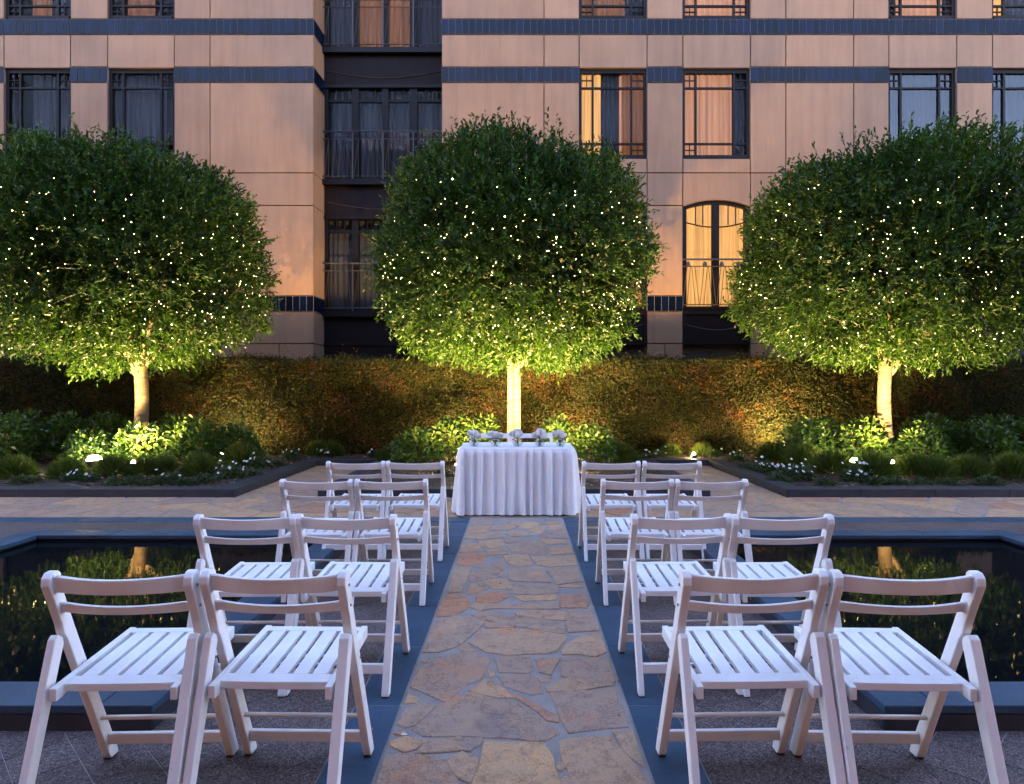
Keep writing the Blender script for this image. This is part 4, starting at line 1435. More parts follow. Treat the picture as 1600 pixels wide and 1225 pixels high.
TD = 11.4
T_L = tree(212, TD, -0.34, 101, 'clipped ball tree left of the white table, above the bright floodlight', 1, 1.0, .92)
T_C = tree(803, TD, 0.0, 202, 'clipped ball tree standing behind the white table', 0, .97)
T_R = tree(1391, TD, 0.05, 303, 'clipped ball tree at the right, beside the yellow lit hedge', -1, 1.09, .93)
fairy(T_L, 11, 'warm white fairy lights in the left ball tree')
fairy(T_C, 12, 'warm white fairy lights in the ball tree behind the table')
fairy(T_R, 13, 'warm white fairy lights in the right ball tree')

# ---- hedge
def hedge():
    HX0, HX1, HY, HT, HZ = -11.5, 11.5, 13.0, 0.9, 1.97
    root = empty('clipped_hedge', (0, HY, 0.05))
    tag(root, 'long clipped hedge of small green and rust brown leaves before the building', 'hedge')
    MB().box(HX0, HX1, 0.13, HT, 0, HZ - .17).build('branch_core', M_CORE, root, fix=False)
    n1, n2 = 205000, 40000
    x = nrng.uniform(HX0, HX1, n1); z = nrng.uniform(0.0, HZ - .06, n1)
    wob = .022 * np.sin(x * 2.3 + np.sin(z * 3)) + .018 * np.sin(x * 5.1 + z * 4) + .016 * np.sin(z * 7 - x * 3.3)
    y = wob + nrng.uniform(-.02, .10, n1)
    x2 = nrng.uniform(HX0, HX1, n2); y2 = nrng.uniform(0.02, HT, n2)
    z2 = HZ - .07 + .03 * np.sin(x2 * 3.1) + .02 * np.sin(x2 * 9 + y2 * 5) + nrng.uniform(-.10, .03, n2) + nrng.exponential(.03, n2)
    P = np.concatenate([np.stack([x, y, z], 1), np.stack([x2, y2, z2], 1)])
    Dn = np.concatenate([nrng.normal(size=(n1, 3)) * .7 + np.array([0, -.55, .3]), nrng.normal(size=(n2, 3)) * .6 + np.array([0, -.1, .8])])
    n = n1 + n2
    L = nrng.uniform(.028, .054, n); W = L * nrng.uniform(.48, .65, n)
    patch = np.sin(P[:, 0] * 1.7 + 1) + np.sin(P[:, 0] * 4.1 + P[:, 2] * 3.7) + np.sin(P[:, 2] * 6.1 - P[:, 0] * 2.2) + np.sin(P[:, 0] * 9 + P[:, 2] * 8) * .6
    patch2 = np.sin(P[:, 0] * 13 + P[:, 2] * 17 + 2 * np.sin(P[:, 0] * 5)) + np.sin(P[:, 2] * 21 - P[:, 0] * 8)
    tint = .34 + nrng.normal(0, .16, n) + .075 * patch + .05 * patch2
    tint = np.where(P[:, 2] > HZ - .12, tint - .2, tint)
    me = leaf_mesh('foliage', P, Dn, L, W, M_HEDGE, tint, .2, .1)
    o = bpy.data.objects.new('foliage', me); link(o, root); o['kind'] = 'stuff'
hedge()

# ---- broad leaved shrubs
def shrub_mesh(seed, r=.5, h=.85, n=700):
    rg = np.random.default_rng(seed)
    U = unit(rg.normal(size=(n, 3)) + np.array([0, 0, .25])); U[:, 2] = np.abs(U[:, 2])
    t = .55 + .5 * rg.random(n) ** .7
    lum = 1 + .16 * lump(U, seed, 8, 6)
    P = U * (t * lum)[:, None] * np.array([r, r, h * .78]) + np.array([0, 0, h * .16])
    Dn = U * .8 + rg.normal(size=(n, 3)) * .6 + np.array([0, 0, .05])
    L = rg.uniform(.07, .12, n); W = L * rg.uniform(.5, .66, n)
    return leaf_mesh('foliage', P, Dn, L, W, M_SHRUB, rg.normal(.45, .2, n), .18, .22)
SH = [shrub_mesh(400 + i, .5, .85, 1050) for i in range(5)]
def stem_mesh(seed, h=.6, n=7, spread=.35, rad=.011):
    rg = random.Random(seed); mb = MB()
    for i in range(n):
        a = rg.uniform(0, 6.28); s = rg.uniform(.3, 1) * spread
        mb.tube([(0.05 * math.cos(a), 0.05 * math.sin(a), -.03), (s * .55 * math.cos(a), s * .55 * math.sin(a), h * .5), (s * math.cos(a + .3), s * math.sin(a + .3), h)], [rad, rad * .8, rad * .4], 5)
    o = mb.build('stems', M_STEM, None, fix=False)
    me = o.data; bpy.data.objects.remove(o)
    return me
ST = [stem_mesh(500 + i) for i in range(3)]
shrub_spots = []
def shrub(x, y, sc, label, i):
    e = empty('leafy_shrub', (x, y, .07), rnd.uniform(0, 6.28))
    e.scale = (sc[0], sc[0], sc[1])
    tag(e, label, 'shrub', 'broad leaved shrubs in the beds')
    o = inst('foliage', SH[i % 5], e); o['kind'] = 'stuff'
    inst('stems', ST[i % 3], e)
idx = 0
LS = [(-9.9, 11.3, 1.15, 1.1), (-9.2, 11.9, 1.1, 1.12), (-8.7, 11.1, 1.05, .95), (-8.1, 11.7, 1.05, 1.0), (-7.55, 11.95, 1.0, 1.05), (-7.2, 11.0, .8, .78), (-6.35, 11.0, .85, .92), (-6.05, 11.7, 1.0, 1.0), (-5.55, 11.2, .95, .95), (-5.05, 11.6, .85, .85)]
ordn = ['first', 'second', 'third', 'fourth', 'fifth', 'sixth', 'seventh', 'eighth', 'ninth', 'tenth', 'eleventh', 'twelfth']
for k, (x, y, s, h) in enumerate(LS):
    shrub(x, y, (s, h), 'leafy green shrub in the left bed, %s from the left' % ordn[k], idx); idx += 1
CS = [(-1.75, 11.3, .9, .78), (-1.2, 11.75, 1.0, 1.02), (-.66, 11.55, .85, .98), (.72, 11.6, .8, .95), (1.28, 11.45, .9, .86)]
for k, (x, y, s, h) in enumerate(CS):
    shrub(x, y, (s, h), 'brightly lit yellow green shrub by the centre trunk, %s from the left' % ordn[k], idx); idx += 1
RS = [(5.05, 11.45, .95, .95), (5.55, 11.9, .9, .98), (5.95, 11.35, .95, .95), (6.75, 10.95, .85, .86), (7.3, 11.6, 1.05, 1.02), (7.9, 11.1, 1.0, .9), (8.4, 11.7, 1.1, 1.05), (8.9, 11.1, 1.05, .95), (9.5, 11.7, 1.15, 1.12), (10.1, 11.2, 1.1, 1.05)]
for k, (x, y, s, h) in enumerate(RS):
    shrub(x, y, (s, h), 'leafy green shrub in the right bed, %s from the left' % ordn[k], idx); idx += 1

# ---- feathery mounds
def mound_mesh(seed, r=.24, h=.34, n=900):
    rg = np.random.default_rng(seed)
    a = rg.uniform(0, 6.283, n); el = np.arccos(rg.uniform(0.02, 1, n))
    d = np.stack([np.sin(el) * np.cos(a), np.sin(el) * np.sin(a), np.cos(el)], 1)
    t0 = rg.uniform(.25, .85, n)
    P = d * t0[:, None] * np.array([r, r, h])
    L = (1.08 - t0) * rg.uniform(.7, 1.15, n) * .30 + .03
    Dn = d * np.array([r, r, h]) / h + np.array([0, 0, .35]) + rg.normal(size=(n, 3)) * .18
    return leaf_mesh('fronds', P, Dn, L, np.full(n, .006), M_FEATHER, rg.normal(.5, .22, n), .1, .12)
MO = [mound_mesh(600 + i) for i in range(4)]
mounds = [(25, 748, 1.05), (105, 748, 1.0), (178, 745, 1.1), (228, 742, .95), (255, 738, .9), (313, 742, 1.05), (378, 728, 1.25), (392, 722, 1.05), (497, 712, .95), (520, 712, .9), (610, 722, .95), (655, 722, .9),
          (958, 722, 1.2), (975, 720, 1.0), (1047, 712, .8), (1098, 712, .85), (1205, 722, 1.15), (1255, 730, 1.3), (1300, 740, 1.2), (1365, 748, 1.25), (1428, 745, 1.1), (1462, 748, 1.05), (1515, 747, 1.1), (1585, 748, 1.2)]
for k, (px, py, s) in enumerate(mounds):
    D = gD(py, .08)
    e = empty('feathery_mound', (gX(px, D), D, .07), rnd.uniform(0, 6.28)); e.scale = (s * 1.05, s * 1.05, s * .95)
    side = 'left bed' if px < 480 else 'back bed left of the table' if px < 700 else 'back bed right of the table' if px < 1150 else 'right bed'
    base = {'left bed': 0, 'back bed left of the table': 8, 'back bed right of the table': 12, 'right bed': 16}[side]
    tag(e, 'soft feathery green mound in the %s, %s from the left' % (side, ordn[k - base]), 'plant', 'feathery mounds edging the beds')
    o = inst('fronds', MO[k % 4], e); o['kind'] = 'stuff'

# ---- white flowering bedding plants and plain low plants
def low_mesh(seed, r=.2, h=.17, n=420):
    rg = np.random.default_rng(seed)
    U = unit(rg.normal(size=(n, 3))); U[:, 2] = np.abs(U[:, 2])
    P = U * (rg.uniform(.35, 1.0, n) * (1 + .25 * lump(U, seed, 6, 5)))[:, None] * np.array([r, r, h])
    L = rg.uniform(.03, .06, n)
    return leaf_mesh('foliage', P, U + rg.normal(size=(n, 3)) * .5, L, L * .5, M_LOW, rg.normal(.5, .25, n))
LO = [low_mesh(700 + i) for i in range(4)]
def flower_mesh(seed):
    """one five-petalled flower facing +z"""
    V, Q = [], []
    for k in range(5):
        a = k * 2 * math.pi / 5
        b = len(V)
        for (r_, w, z) in ((.002, -.003, 0), (.016, -.0105, .002), (.024, 0, .001), (.016, .0105, .002)):
            V.append((r_ * math.cos(a) - w * math.sin(a), r_ * math.sin(a) + w * math.cos(a), z))
        Q.append((b, b + 1, b + 2, b + 3))
    return quick_mesh('flower', np.array(V), np.array(Q), M_PETAL, np.full(len(V), .6))
FL = flower_mesh(0)
flowers = [(112, 752, 5, .75), (140, 752, 2, .7), (268, 756, 4, .9), (362, 748, 10, 1.15), (405, 730, 9, 1.05), (455, 716, 5, .9), (508, 714, 6, .8), (588, 714, 3, .8),
           (1028, 714, 6, .85), (1012, 716, 3, .7), (1118, 712, 3, .7), (1152, 720, 5, .9), (1194, 738, 10, 1.05), (1243, 748, 14, 1.25), (1335, 752, 11, 1.1), (1352, 748, 6, .8)]
for k, (px, py, nf, s) in enumerate(flowers):
    D = gD(py, .08)
    e = empty('white_flower_plant', (gX(px, D), D, .07), rnd.uniform(0, 6.28))
    side = 'left bed' if px < 480 else 'bed left of the table' if px < 700 else 'bed right of the table' if px < 1150 else 'right bed'
    base = {'left bed': 0, 'bed left of the table': 6, 'bed right of the table': 8, 'right bed': 11}[side]
    tag(e, 'white flowering bedding plant in the %s, %s from the left' % (side, ordn[k - base]), 'flowers', 'white flowering bedding plants')
    o = inst('foliage', LO[k % 4], e, sc=(s, s, s * 1.1)); o['kind'] = 'stuff'
    cr, sr = math.cos(-e.rotation_euler.z), math.sin(-e.rotation_euler.z)
    for j in range(nf):
        a = rnd.uniform(math.pi * .95, math.pi * 2.05); rr = rnd.uniform(.05, .21) * s
        el = rnd.uniform(.10, .25) * s
        x_, y_ = rr * math.cos(a), rr * math.sin(a) * .9
        f = inst('flower', FL, e, (x_ * cr - y_ * sr, x_ * sr + y_ * cr, el))
        # local tilt towards camera, undone for the plant's own turn
        f.rotation_euler = (Matrix.Rotation(-e.rotation_euler.z, 4, 'Z') @ Matrix.Rotation(rnd.uniform(.3, 1.1), 4, 'X') @ Matrix.Rotation(rnd.uniform(-.5, .5), 4, 'Y')).to_euler()
        q = rnd.uniform(.75, 1.15); f.scale = (q, q, q)
lows = [(40, 756), (205, 757), (240, 757), (290, 757), (320, 754), (395, 744), (430, 727), (180, 756), (640, 727), (690, 745), (930, 735), (1170, 733), (1215, 752), (1290, 757), (1400, 757), (1440, 757), (1480, 757), (1545, 757), (1370, 757), (1010, 745)]
lows.sort(); low_seen = {}
for k, (px, py) in enumerate(lows):
    D = gD(py, .08)
    e = empty('low_bedding_plant', (gX(px, D), D, .07), rnd.uniform(0, 6.28)); s = rnd.uniform(.7, 1.05)
    low_seen[px < 810] = low_seen.get(px < 810, 0) + 1
    tag(e, 'small dark flowerless bedding plant near the kerb %s of the table, %s from the left' % ('left' if px < 810 else 'right', ordn[low_seen[px < 810] - 1]), 'plant', 'plain bedding plants near the kerb')
    o = inst('foliage', LO[(k + 1) % 4], e, sc=(s, s, s * .8)); o['kind'] = 'stuff'

# ================================================================== GARDEN SPOTLIGHTS
def spotlight(x, y, z, aim, power, label, ang=100, blend=.6, lens_r=.055, col=(1.0, .62, .21)):
    root = empty('garden_spotlight', (x, y, .07))
    tag(root, label, 'spotlight', 'warm garden spotlights in the beds')
    d = (Vector(aim) - Vector((x, y, z))).normalized()
    q = d.to_track_quat('Z', 'Y').to_matrix().to_4x4()
    q.translation = Vector((0, 0, z - .07))
    def place(o): o.matrix_basis = q
    MB().tube([(0, 0, -.02), (0, 0, z - .07 - .03)], .012, 8).build('spike', M_FIX, root, fix=False)
    h = MB().lathe([(0.0, -.12), (.03, -.115), (lens_r, -.07), (lens_r + .012, -.01), (lens_r + .012, .012), (lens_r + .004, .012), (lens_r, -.004)], 16).build('housing', M_FIX, root, smooth=True); place(h)
    l = MB().lathe([(0.0, .085), (lens_r * .5, .074), (lens_r * .85, .042), (lens_r - .001, -.003)], 16).build('lens', M_LENS, root, fix=True); place(l)
    s = bpy.data.lights.new('spot', 'SPOT')
    s.energy = power; s.color = col; s.spot_size = R(ang); s.spot_blend = blend; s.shadow_soft_size = .05
    so = bpy.data.objects.new('spot_beam', s)
    m = (-d).to_track_quat('Z', 'Y').to_matrix().to_4x4(); m.translation = Vector((0, 0, z - .07)) + d * .10
    so.matrix_basis = m
    link(so, root)
XL, XC, XR = gX(212, TD), gX(803, TD), gX(1391, TD)
P0 = 190
spotlight(gX(147, 10.45), 10.45, .24, (XL - .3, 10.3, 3.0), P0 * .5, 'floodlight glaring among the shrubs of the left bed', 130, lens_r=.11)
spotlight(XL + .6, 10.3, .18, (XL + .45, 11.5, 3.0), P0 * .55, 'spotlight hidden at the left tree, right of its trunk', 125, .8)
spotlight(XC - .85, 10.0, .18, (XC - .75, 11.5, 3.0), P0 * 1.1, 'spotlight left of the trunk behind the table', 130, .9)
spotlight(XC + .83, 10.0, .18, (XC + .75, 11.5, 3.0), P0 * 1.1, 'spotlight right of the trunk behind the table', 130, .9)
spotlight(gX(1335, 10.4), 10.4, .20, (XR - .8, 10.25, 3.0), P0 * .48, 'round spotlight glowing in front of the right bed shrubs', 130, lens_r=.09)
spotlight(XR - .6, 10.3, .18, (XR - .45, 11.5, 3.0), P0 * .52, 'spotlight hidden at the right tree, left of its trunk', 125, .8)
spotlight(4.85, 12.25, .14, (5.30, 13.05, 1.6), 60, 'spotlight close to the hedge washing it yellow', 150, .9)
spotlight(-1.05, 12.2, .14, (-1.3, 13.05, 1.5), 42, 'spotlight washing the hedge left of the centre trunk', 155, .9)
spotlight(.95, 12.2, .14, (1.2, 13.05, 1.5), 42, 'spotlight washing the hedge right of the centre trunk', 155, .9)
spotlight(-5.6, 12.3, .14, (-5.1, 13.05, 1.5), 28, 'spotlight washing the hedge right of the left tree', 155, .9)
spotlight(3.3, 12.25, .12, (3.3, 13.05, 1.2), 6, 'tiny spotlight at the end of the right passage', 150, .9, lens_r=.035)

# ================================================================== CHAIRS
def chair_proto():
    """local: origin under the top rail, +y is the way the sitter faces, 0.48 wide"""
    root = empty('folding_chair', (0, 0, 0))
    HW = 0.240; TX = 0.030
    # post + front leg as one bent profile (y,z): upper back post, notch, long leg to the front foot
    def prof():
        return [(-.028, .742), (-.026, .768), (-.010, .784), (.014, .786), (.028, .776),       # rounded head
                (.046, .70), (.095, .585), (.352, .022), (.356, .004),
                (.312, .004), (.298, .022), (.062, .545), (.046, .566), (.036, .60), (.004, .675)]
    for sg in (-1, 1):
        x0, x1 = (sg * (HW - TX), sg * HW) if sg > 0 else (-HW, -HW + TX)
        MB().prism(prof(), 'x', x0, x1).build('back_post', M_WHITE, root, bevel=.005)
        MB().box(x0 + .002, x1 - .002, .306, .352, .0005, .0045).build('foot_pad', M_RUBBER, root, fix=False)
        # rear leg
        rl = [(.042, .556), (.020, .572), (.004, .560), (-.178, .012), (-.178, .004), (-.138, .004), (.048, .535)]
        MB().prism(rl, 'x', x0 - sg * .001, x1 + sg * .003).build('rear_leg', M_WHITE, root, bevel=.004)
        MB().box(x0 + .002, x1 - .002, -.174, -.142, .0005, .0045).build('foot_pad', M_RUBBER, root, fix=False)
        # screws
        for (y, z) in ((.010, .735), (.030, .662), (.150, .44), (.318, .10)):
            bm = bmesh.new()
            bmesh.ops.create_cone(bm, cap_ends=True, segments=8, radius1=.005, radius2=.005, depth=.004)
            bmesh.ops.rotate(bm, matrix=Matrix.Rotation(R(90), 3, 'Y'), verts=bm.verts)
            bmesh.ops.translate(bm, vec=(sg * (HW + .0015), y, z), verts=bm.verts)
            MB().bm(bm).build('screw', M_SCREW, root, fix=False)
    # curved back rails
    def rail(z0, z1, y, th, bow, name):
        n = 12
        v, f = [], []
        xe = HW - TX - .001
        for i in range(n + 1):
            s = i / n; x = -xe + 2 * xe * s
            yy = y - bow * (1 - (2 * s - 1) ** 2)
            k = .006 * (1 - (2 * s - 1) ** 2)
            v += [(x, yy - th / 2, z0), (x, yy + th / 2, z0), (x, yy + th / 2 - .012, z1 - k), (x, yy - th / 2 - .012, z1 - k)]
        for i in range(n):
            for a in range(4):
                b2 = (a + 1) % 4
                f.append([4 * i + a, 4 * i + b2, 4 * i + 4 + b2, 4 * i + 4 + a])
        f += [[0, 1, 2, 3], [4 * n + 3, 4 * n + 2, 4 * n + 1, 4 * n]]
        MB().add(v, f).build(name, M_WHITE, root, bevel=.004)
    rail(.716, .773, .012, .020, .040, 'top_rail')
    rail(.640, .676, .046, .018, .036, 'back_slat')
    # seat (tilted slightly to the rear)
    def sz(y): return .424 + .065 * (y + .01)
    SW = 0.200
    for sg in (-1, 1):
        a, b = sg * (SW - .022), sg * SW
        x0, x1 = min(a, b), max(a, b)
        pl = [(-.045, sz(-.045) - .040), (.415, sz(.415) - .040), (.415, sz(.415) + .002), (-.045, sz(-.045) + .002)]
        MB().prism(pl, 'x', x0, x1).build('seat_rail', M_WHITE, root, bevel=.003)
    xi = SW - .0225
    def cross(y0, y1, name, drop=.0, bow=0.0):
        n = 8; v = []; f = []
        for i in range(n + 1):
            s = i / n; x = -xi + 2 * xi * s; k = bow * (1 - (2 * s - 1) ** 2)
            v += [(x, y0 - k, sz(y0) - .026), (x, y1, sz(y1) - .026), (x, y1, sz(y1) - .001), (x, y0 - k, sz(y0) - .001)]
        for i in range(n):
            for a in range(4):
                b2 = (a + 1) % 4
                f.append([4 * i + a, 4 * i + b2, 4 * i + 4 + b2, 4 * i + 4 + a])
        f += [[0, 1, 2, 3], [4 * n + 3, 4 * n + 2, 4 * n + 1, 4 * n]]
        MB().add(v, f).build(name, M_WHITE, root, bevel=.002)
    cross(-.008, .045, 'rear_seat_bar', bow=.004)
    cross(.375, .412, 'front_seat_bar')
    ns_ = 5; gap = .017
    usable = 2 * xi - 2 * .022
    w = (usable - gap * (ns_ - 1)) / ns_
    for i in range(ns_):
        x0 = -usable / 2 + i * (w + gap)
        pl = [(.0455, sz(.0455) - .018), (.3745, sz(.3745) - .018), (.3745, sz(.3745) - .0015), (.0455, sz(.0455) - .0015)]
        MB().prism(pl, 'x', x0, x0 + w).build('seat_slat', M_WHITE, root, bevel=.0015)
    MB().box(-xi, xi, .20, .225, sz(.2) - .036, sz(.2) - .019).build('seat_batten', M_WHITE, root, fix=False)
    # stretchers
    def legy(z): return .334 - (z / .57) * .262
    xin = HW - TX
    MB().tube([(-xin, legy(.185), .185), (xin, legy(.185), .185)], .0085, 10).build('dowel', M_WHITE, root, smooth=True, fix=False)
    MB().box(-xin, xin, legy(.09) - .010, legy(.09) + .010, .068, .108, .003).build('stretcher', M_WHITE, root, fix=False)
    ry = -.158 + (.11 / .56) * .18
    MB().box(-xin, xin, ry - .010, ry + .010, .085, .130, .003).build('stretcher', M_WHITE, root, fix=False)
    MB().tube([(-xin, .175, .395), (xin, .175, .395)], .007, 8).build('pivot_rod', M_SCREW, root, smooth=True, fix=False)
    return root
proto = chair_proto()
rows = [2.13, 3.09, 4.30, 5.38]
xs = [[-1.296, -.798, .772, 1.264], [-1.288, -.818, .774, 1.247], [-1.330, -.839, .786, 1.271], [-1.340, -.852, .765, 1.266]]
rz = [[1.8, -1.2, 1.4, -1.6], [.6, -1.2, 1.4, .5], [-1.0, .6, -.8, 1.3], [.9, -.6, .7, -1.0]]
dyy = [[0, .012, .015, 0], [0, .005, .012, 0], [0, .01, .015, 0], [0, .008, 0, 0]]
rown = ['row nearest the camera', 'second row', 'third row', 'row nearest the table']
poss = ['left of the aisle, outer seat', 'left of the aisle, beside the path', 'right of the aisle, beside the path', 'right of the aisle, outer seat']
first = True
for r_ in range(4):
    for c_ in range(4):
        o = proto if first else copy_tree(proto)
        first = False
        o.location = (xs[r_][c_], rows[r_] + dyy[r_][c_], .0015)
        o.rotation_euler = (0, 0, R(rz[r_][c_]))
        tag(o, 'white folding chair, %s, %s' % (rown[r_], poss[c_]), 'chair', 'white folding chairs along the aisle')
for k, px in enumerate((766, 831)):
    o = copy_tree(proto)
    o.location = (gX(px, 8.06), 8.06, .004)
    o.rotation_euler = (0, 0, R(180 + (1 if k else -1)))
    o.scale = (1.065, 1.0, 1.075)
    tag(o, 'white chair back showing behind the table, %s of the two' % ('right' if k else 'left'), 'chair', 'pair of chairs behind the table')

# ================================================================== TABLE, CLOTH, VASES
TXC, TY0, TY1, TH = -.02, 7.13, 7.86, .728
THW = .625
tbl = empty('banquet_table', (TXC, (TY0 + TY1) / 2, 0.004))
tag(tbl, 'rectangular banquet table hidden under the white cloth', 'table')
hd = (TY1 - TY0) / 2
MB().box(-THW + .01, THW - .01, -hd + .01, hd - .01, TH - .035, TH - .006, .004).build('tabletop', M_STEM, tbl, fix=False)
for sx in (-1, 1):
    for sy in (-1, 1):
        MB().tube([(sx * (THW - .1), sy * (hd - .1), 0), (sx * (THW - .1), sy * (hd - .1), TH - .035)], .016, 8).build('leg', M_FIX, tbl, fix=False)

def cloth():
    rg = random.Random(5)
    # perimeter samples of a rounded rectangle (ccw seen from above), param by length
    rc = .05
    per = []
    def arc(cx, cy, a0, n=6):
        for i in range(n + 1):
            a = a0 + math.pi / 2 * i / n
            per.append((cx + rc * math.cos(a), cy + rc * math.sin(a), math.cos(a), math.sin(a)))
    def line(x0, y0, x1, y1, nx, ny, n):
        for i in range(1, n):
            s = i / n
            per.append((x0 + (x1 - x0) * s, y0 + (y1 - y0) * s, nx, ny))
    w, d = THW, hd
    line(-w + rc, -d, w - rc, -d, 0, -1, 190); arc(w - rc, -d + rc, -math.pi / 2)
    line(w, -d + rc, w, d - rc, 1, 0, 90); arc(w - rc, d - rc, 0)
    line(w - rc, d, -w + rc, d, 0, 1, 150); arc(-w + rc, d - rc, math.pi / 2)
    line(-w, d - rc, -w, -d + rc, -1, 0, 90); arc(-w + rc, -d + rc, math.pi)
    n = len(per)
    s = [0.0]
    for i in range(1, n):
        s.append(s[-1] + math.hypot(per[i][0] - per[i - 1][0], per[i][1] - per[i - 1][1]))
    # irregular knife pleats along the perimeter
    pl = [0.0]
    while pl[-1] < s[-1] + .2: pl.append(pl[-1] + rg.uniform(.07, .125))
    amp = [rg.uniform(.55, 1.25) for _ in pl]; ext = [rg.uniform(-.12, .12) for _ in pl]
    def fold(x):
        for i in range(len(pl) - 1):
            if pl[i] <= x < pl[i + 1]:
                u = (x - pl[i]) / (pl[i + 1] - pl[i])
                v_ = u / .72 if u < .72 else (1 - u) / .28
                v_ = v_ * v_ * (3 - 2 * v_)
                return amp[i] * (v_ - .45), i
        return 0, 0
    rowsn = 30
    V, F = [], []
    for r_ in range(rowsn + 1):
        q = r_ / rowsn
        for i, (x, y, nx, ny) in enumerate(per):
            f_, k = fold(s[i])
            z = TH - q * (TH - .012)
            a = (.040 * min(1, q * 7) + .030 * q) if q > 0 else 0
            a *= (1 + .15 * math.sin(3 * q + k))
            flare = .042 * q ** 1.1 + .020 * min(1, q * 25)
            tx_, ty_ = -ny, nx
            off = flare + f_ * a
            sh = .009 * q * math.sin(k * 2.3 + q * 2)
            V.append((x + nx * off + tx_ * sh, y + ny * off + ty_ * sh, z))
    for r_ in range(rowsn):
        for i in range(n):
            j = (i + 1) % n
            F.append([r_ * n + i, (r_ + 1) * n + i, (r_ + 1) * n + j, r_ * n + j])
    o = mesh_obj('tablecloth', V, F, M_CLOTH, None, smooth=True, loc=(TXC, (TY0 + TY1) / 2, 0.006))
    top = mesh_obj('cloth_top', [(p[0] + p[2] * .004, p[1] + p[3] * .004, TH + .0015) for p in per], [list(range(n))], M_CLOTH, o)
    # overlay hem of the top cloth
    V, F = [], []
    for r_, (off, z) in enumerate(((.004, TH + .0015), (.011, TH - .003), (.0125, TH - .02))):
        for p in per: V.append((p[0] + p[2] * off, p[1] + p[3] * off, z + (0.003 * math.sin(p[0] * 40) if r_ == 2 else 0)))
    for r_ in range(2):
        for i in range(n):
            j = (i + 1) % n
            F.append([r_ * n + i, (r_ + 1) * n + i, (r_ + 1) * n + j, r_ * n + j])
    mesh_obj('hem', V, F, M_CLOTH, o, smooth=True)
    tag(o, 'white pleated floor length tablecloth draped over the table', 'tablecloth')
cloth()

def hydrangea_mesh(seed, r=.066):
    rg = np.random.default_rng(seed)
    n = 90
    i = np.arange(n) + .5
    ph = np.arccos(1 - 1.75 * i / n); th = np.pi * (1 + 5 ** .5) * i
    U = np.stack([np.cos(th) * np.sin(ph), np.sin(th) * np.sin(ph), np.cos(ph)], 1)
    lm = 1 + .13 * lump(U, seed, 7, 6)
    V, Q, T = [], [], []
    for k in range(n):
        u = U[k]
        a = unit(np.cross(u, rg.normal(size=3))[None])[0]; b = np.cross(u, a)
        c = u * r * lm[k] * rg.uniform(.88, 1.05) * np.array([1, 1, .92])
        tt = rg.uniform(.2, 1)
        for j in range(4):
            an = j * math.pi / 2 + rg.uniform(-.2, .2)
            d = a * math.cos(an) + b * math.sin(an); e = -a * math.sin(an) + b * math.cos(an)
            m = len(V); L = rg.uniform(.012, .016)
            V += [c, c + d * L * .6 - e * L * .5 + u * .003, c + d * L + u * .001, c + d * L * .6 + e * L * .5 + u * .003]
            Q.append((m, m + 1, m + 2, m + 3)); T += [tt] * 4
    for la in range(6):                                     # white core added inside the head to bounce light onto the petals
        for lo in range(10):
            m = len(V)
            for (a_, b_) in ((la, lo), (la, lo + 1), (la + 1, lo + 1), (la + 1, lo)):
                t_, p_ = a_ / 6 * math.pi, b_ / 10 * 2 * math.pi
                V.append(np.array([math.sin(t_) * math.cos(p_), math.sin(t_) * math.sin(p_), math.cos(t_) * .92]) * r * .8)
            Q.append((m + 3, m + 2, m + 1, m)); T += [.5] * 4
    return quick_mesh('flower_head', np.array(V), np.array(Q), M_HYD, T)
vx = [741, 774, 808.5, 843.5, 875.5]
fh = [1.0, .88, 1.12, 1.15, 1.0]
VD = 7.33
pos_w = ['leftmost', 'second from the left', 'middle', 'second from the right', 'rightmost']
TZ = TH + .0085
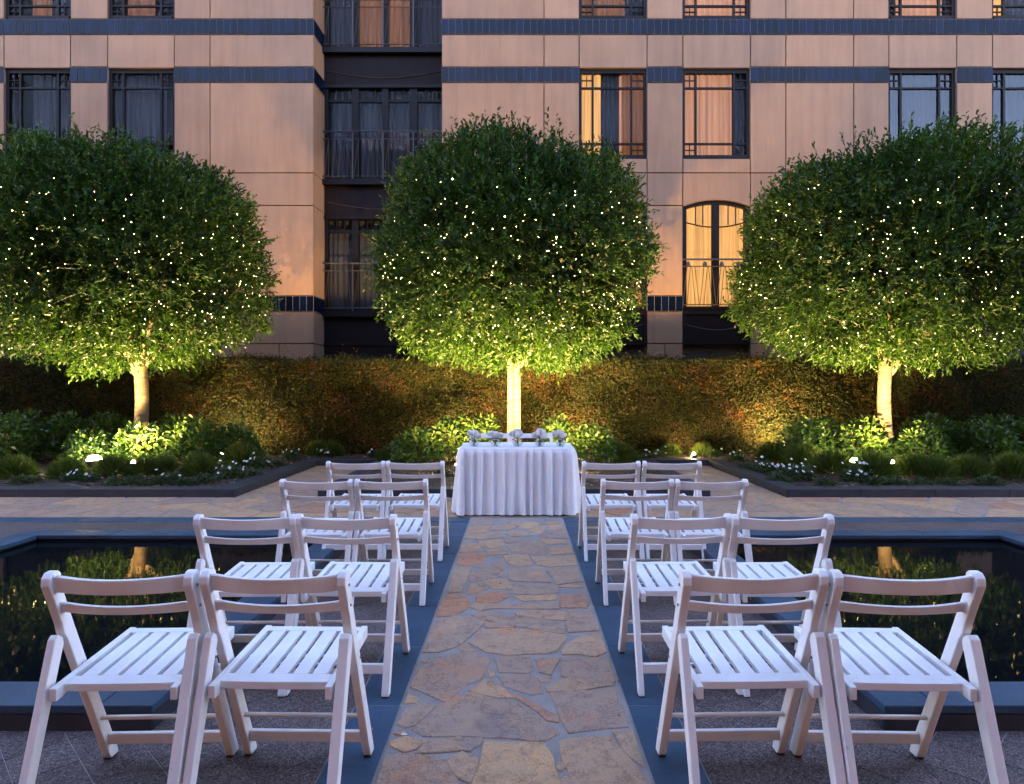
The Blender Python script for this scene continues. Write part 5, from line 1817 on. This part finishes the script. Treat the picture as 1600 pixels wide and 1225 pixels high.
for k, px in enumerate(vx):
    X = gX(px, VD)
    vz = empty('fishbowl_vase', (X, VD, TZ))
    tag(vz, 'small clear round glass vase on the table, %s of the five' % pos_w[k], 'vase', 'glass vases on the table')
    r = .060
    outer = [(0.0, 0.0), (.028, .0005)]
    for i in range(1, 15):
        a = -1.15 + i * (2.12 / 14)
        outer.append((r * math.cos(a), .055 + r * math.sin(a)))
    inner = [(max(0, q[0] - .003), q[1] + (.003 if i < 3 else 0)) for i, q in enumerate(outer)][::-1]
    MB().lathe(outer + inner, 24).build('glass_bowl', M_VASE, vz, smooth=True)
    wprof = [(0.0, .006), (.026, .006)] + [(q[0] - .0045, q[1] + .002) for q in outer[3:9]]
    wprof.append((0.0, wprof[-1][1]))
    MB().lathe(wprof, 20).build('water', M_VWATER, vz, smooth=False)
    bq = empty('flower_bunch', (X, VD, TZ + .01))
    tag(bq, 'bunch of cream white flowers in the vase, %s of the five' % pos_w[k], 'flowers', 'flower bunches in the vases')
    rr = random.Random(40 + k)
    heads = [(0, 0, .135 * fh[k])] + [(.048 * math.cos(q_ * 1.257 + k) + rr.uniform(-.01, .01), .04 * math.sin(q_ * 1.257 + k) + rr.uniform(-.01, .01), .112 + rr.uniform(0, .03) * fh[k]) for q_ in range(5)]
    for j, h in enumerate(heads):
        o = inst('flower_head', hydrangea_mesh(800 + k * 7 + j, rr.uniform(.026, .036) if j else .042), bq, h); o['kind'] = 'stuff'
        MB().tube([(rr.uniform(-.02, .02), rr.uniform(-.02, .02), .0), (h[0] * .3, h[1] * .3, .05), (h[0], h[1], h[2])], .0035, 5).build('stem', M_SHRUB, bq, fix=False)
    for j in range(4):
        a = rr.uniform(0, 6.28)
        P = np.array([[0.02 * math.cos(a), .02 * math.sin(a), .05]]); Dn = np.array([[math.cos(a), math.sin(a), .6]])
        inst('leaf', leaf_mesh('leaf', P, Dn, np.array([.05]), np.array([.028]), M_SHRUB, np.array([.6])), bq)

# ---- a few fallen leaves on the paving
def litter():
    rg = np.random.default_rng(77)
    n = 70
    x = rg.uniform(-1.6, 1.6, n); y = rg.uniform(2.3, 8.2, n)
    P = np.stack([x, y, np.full(n, .006)], 1)
    a = rg.uniform(0, 6.28, n)
    Dn = np.stack([np.cos(a), np.sin(a), rg.uniform(.0, .12, n)], 1)
    L = rg.uniform(.012, .034, n)
    o = link(bpy.data.objects.new('leaf_litter', leaf_mesh('leaf_litter', P, Dn, L, L * .5, M_LITTER, rg.random(n), .15, .05)))
    tag(o, 'tiny fallen leaves and petals scattered on the paving', 'leaves', kind='stuff')
M_LITTER = mat_tinted('fallen_leaf', [(0, (0.20, 0.16, 0.03)), (0.5, (0.16, 0.08, 0.03)), (0.8, (0.10, 0.06, 0.03)), (1, (0.7, 0.68, 0.62))], 0.7)
litter()
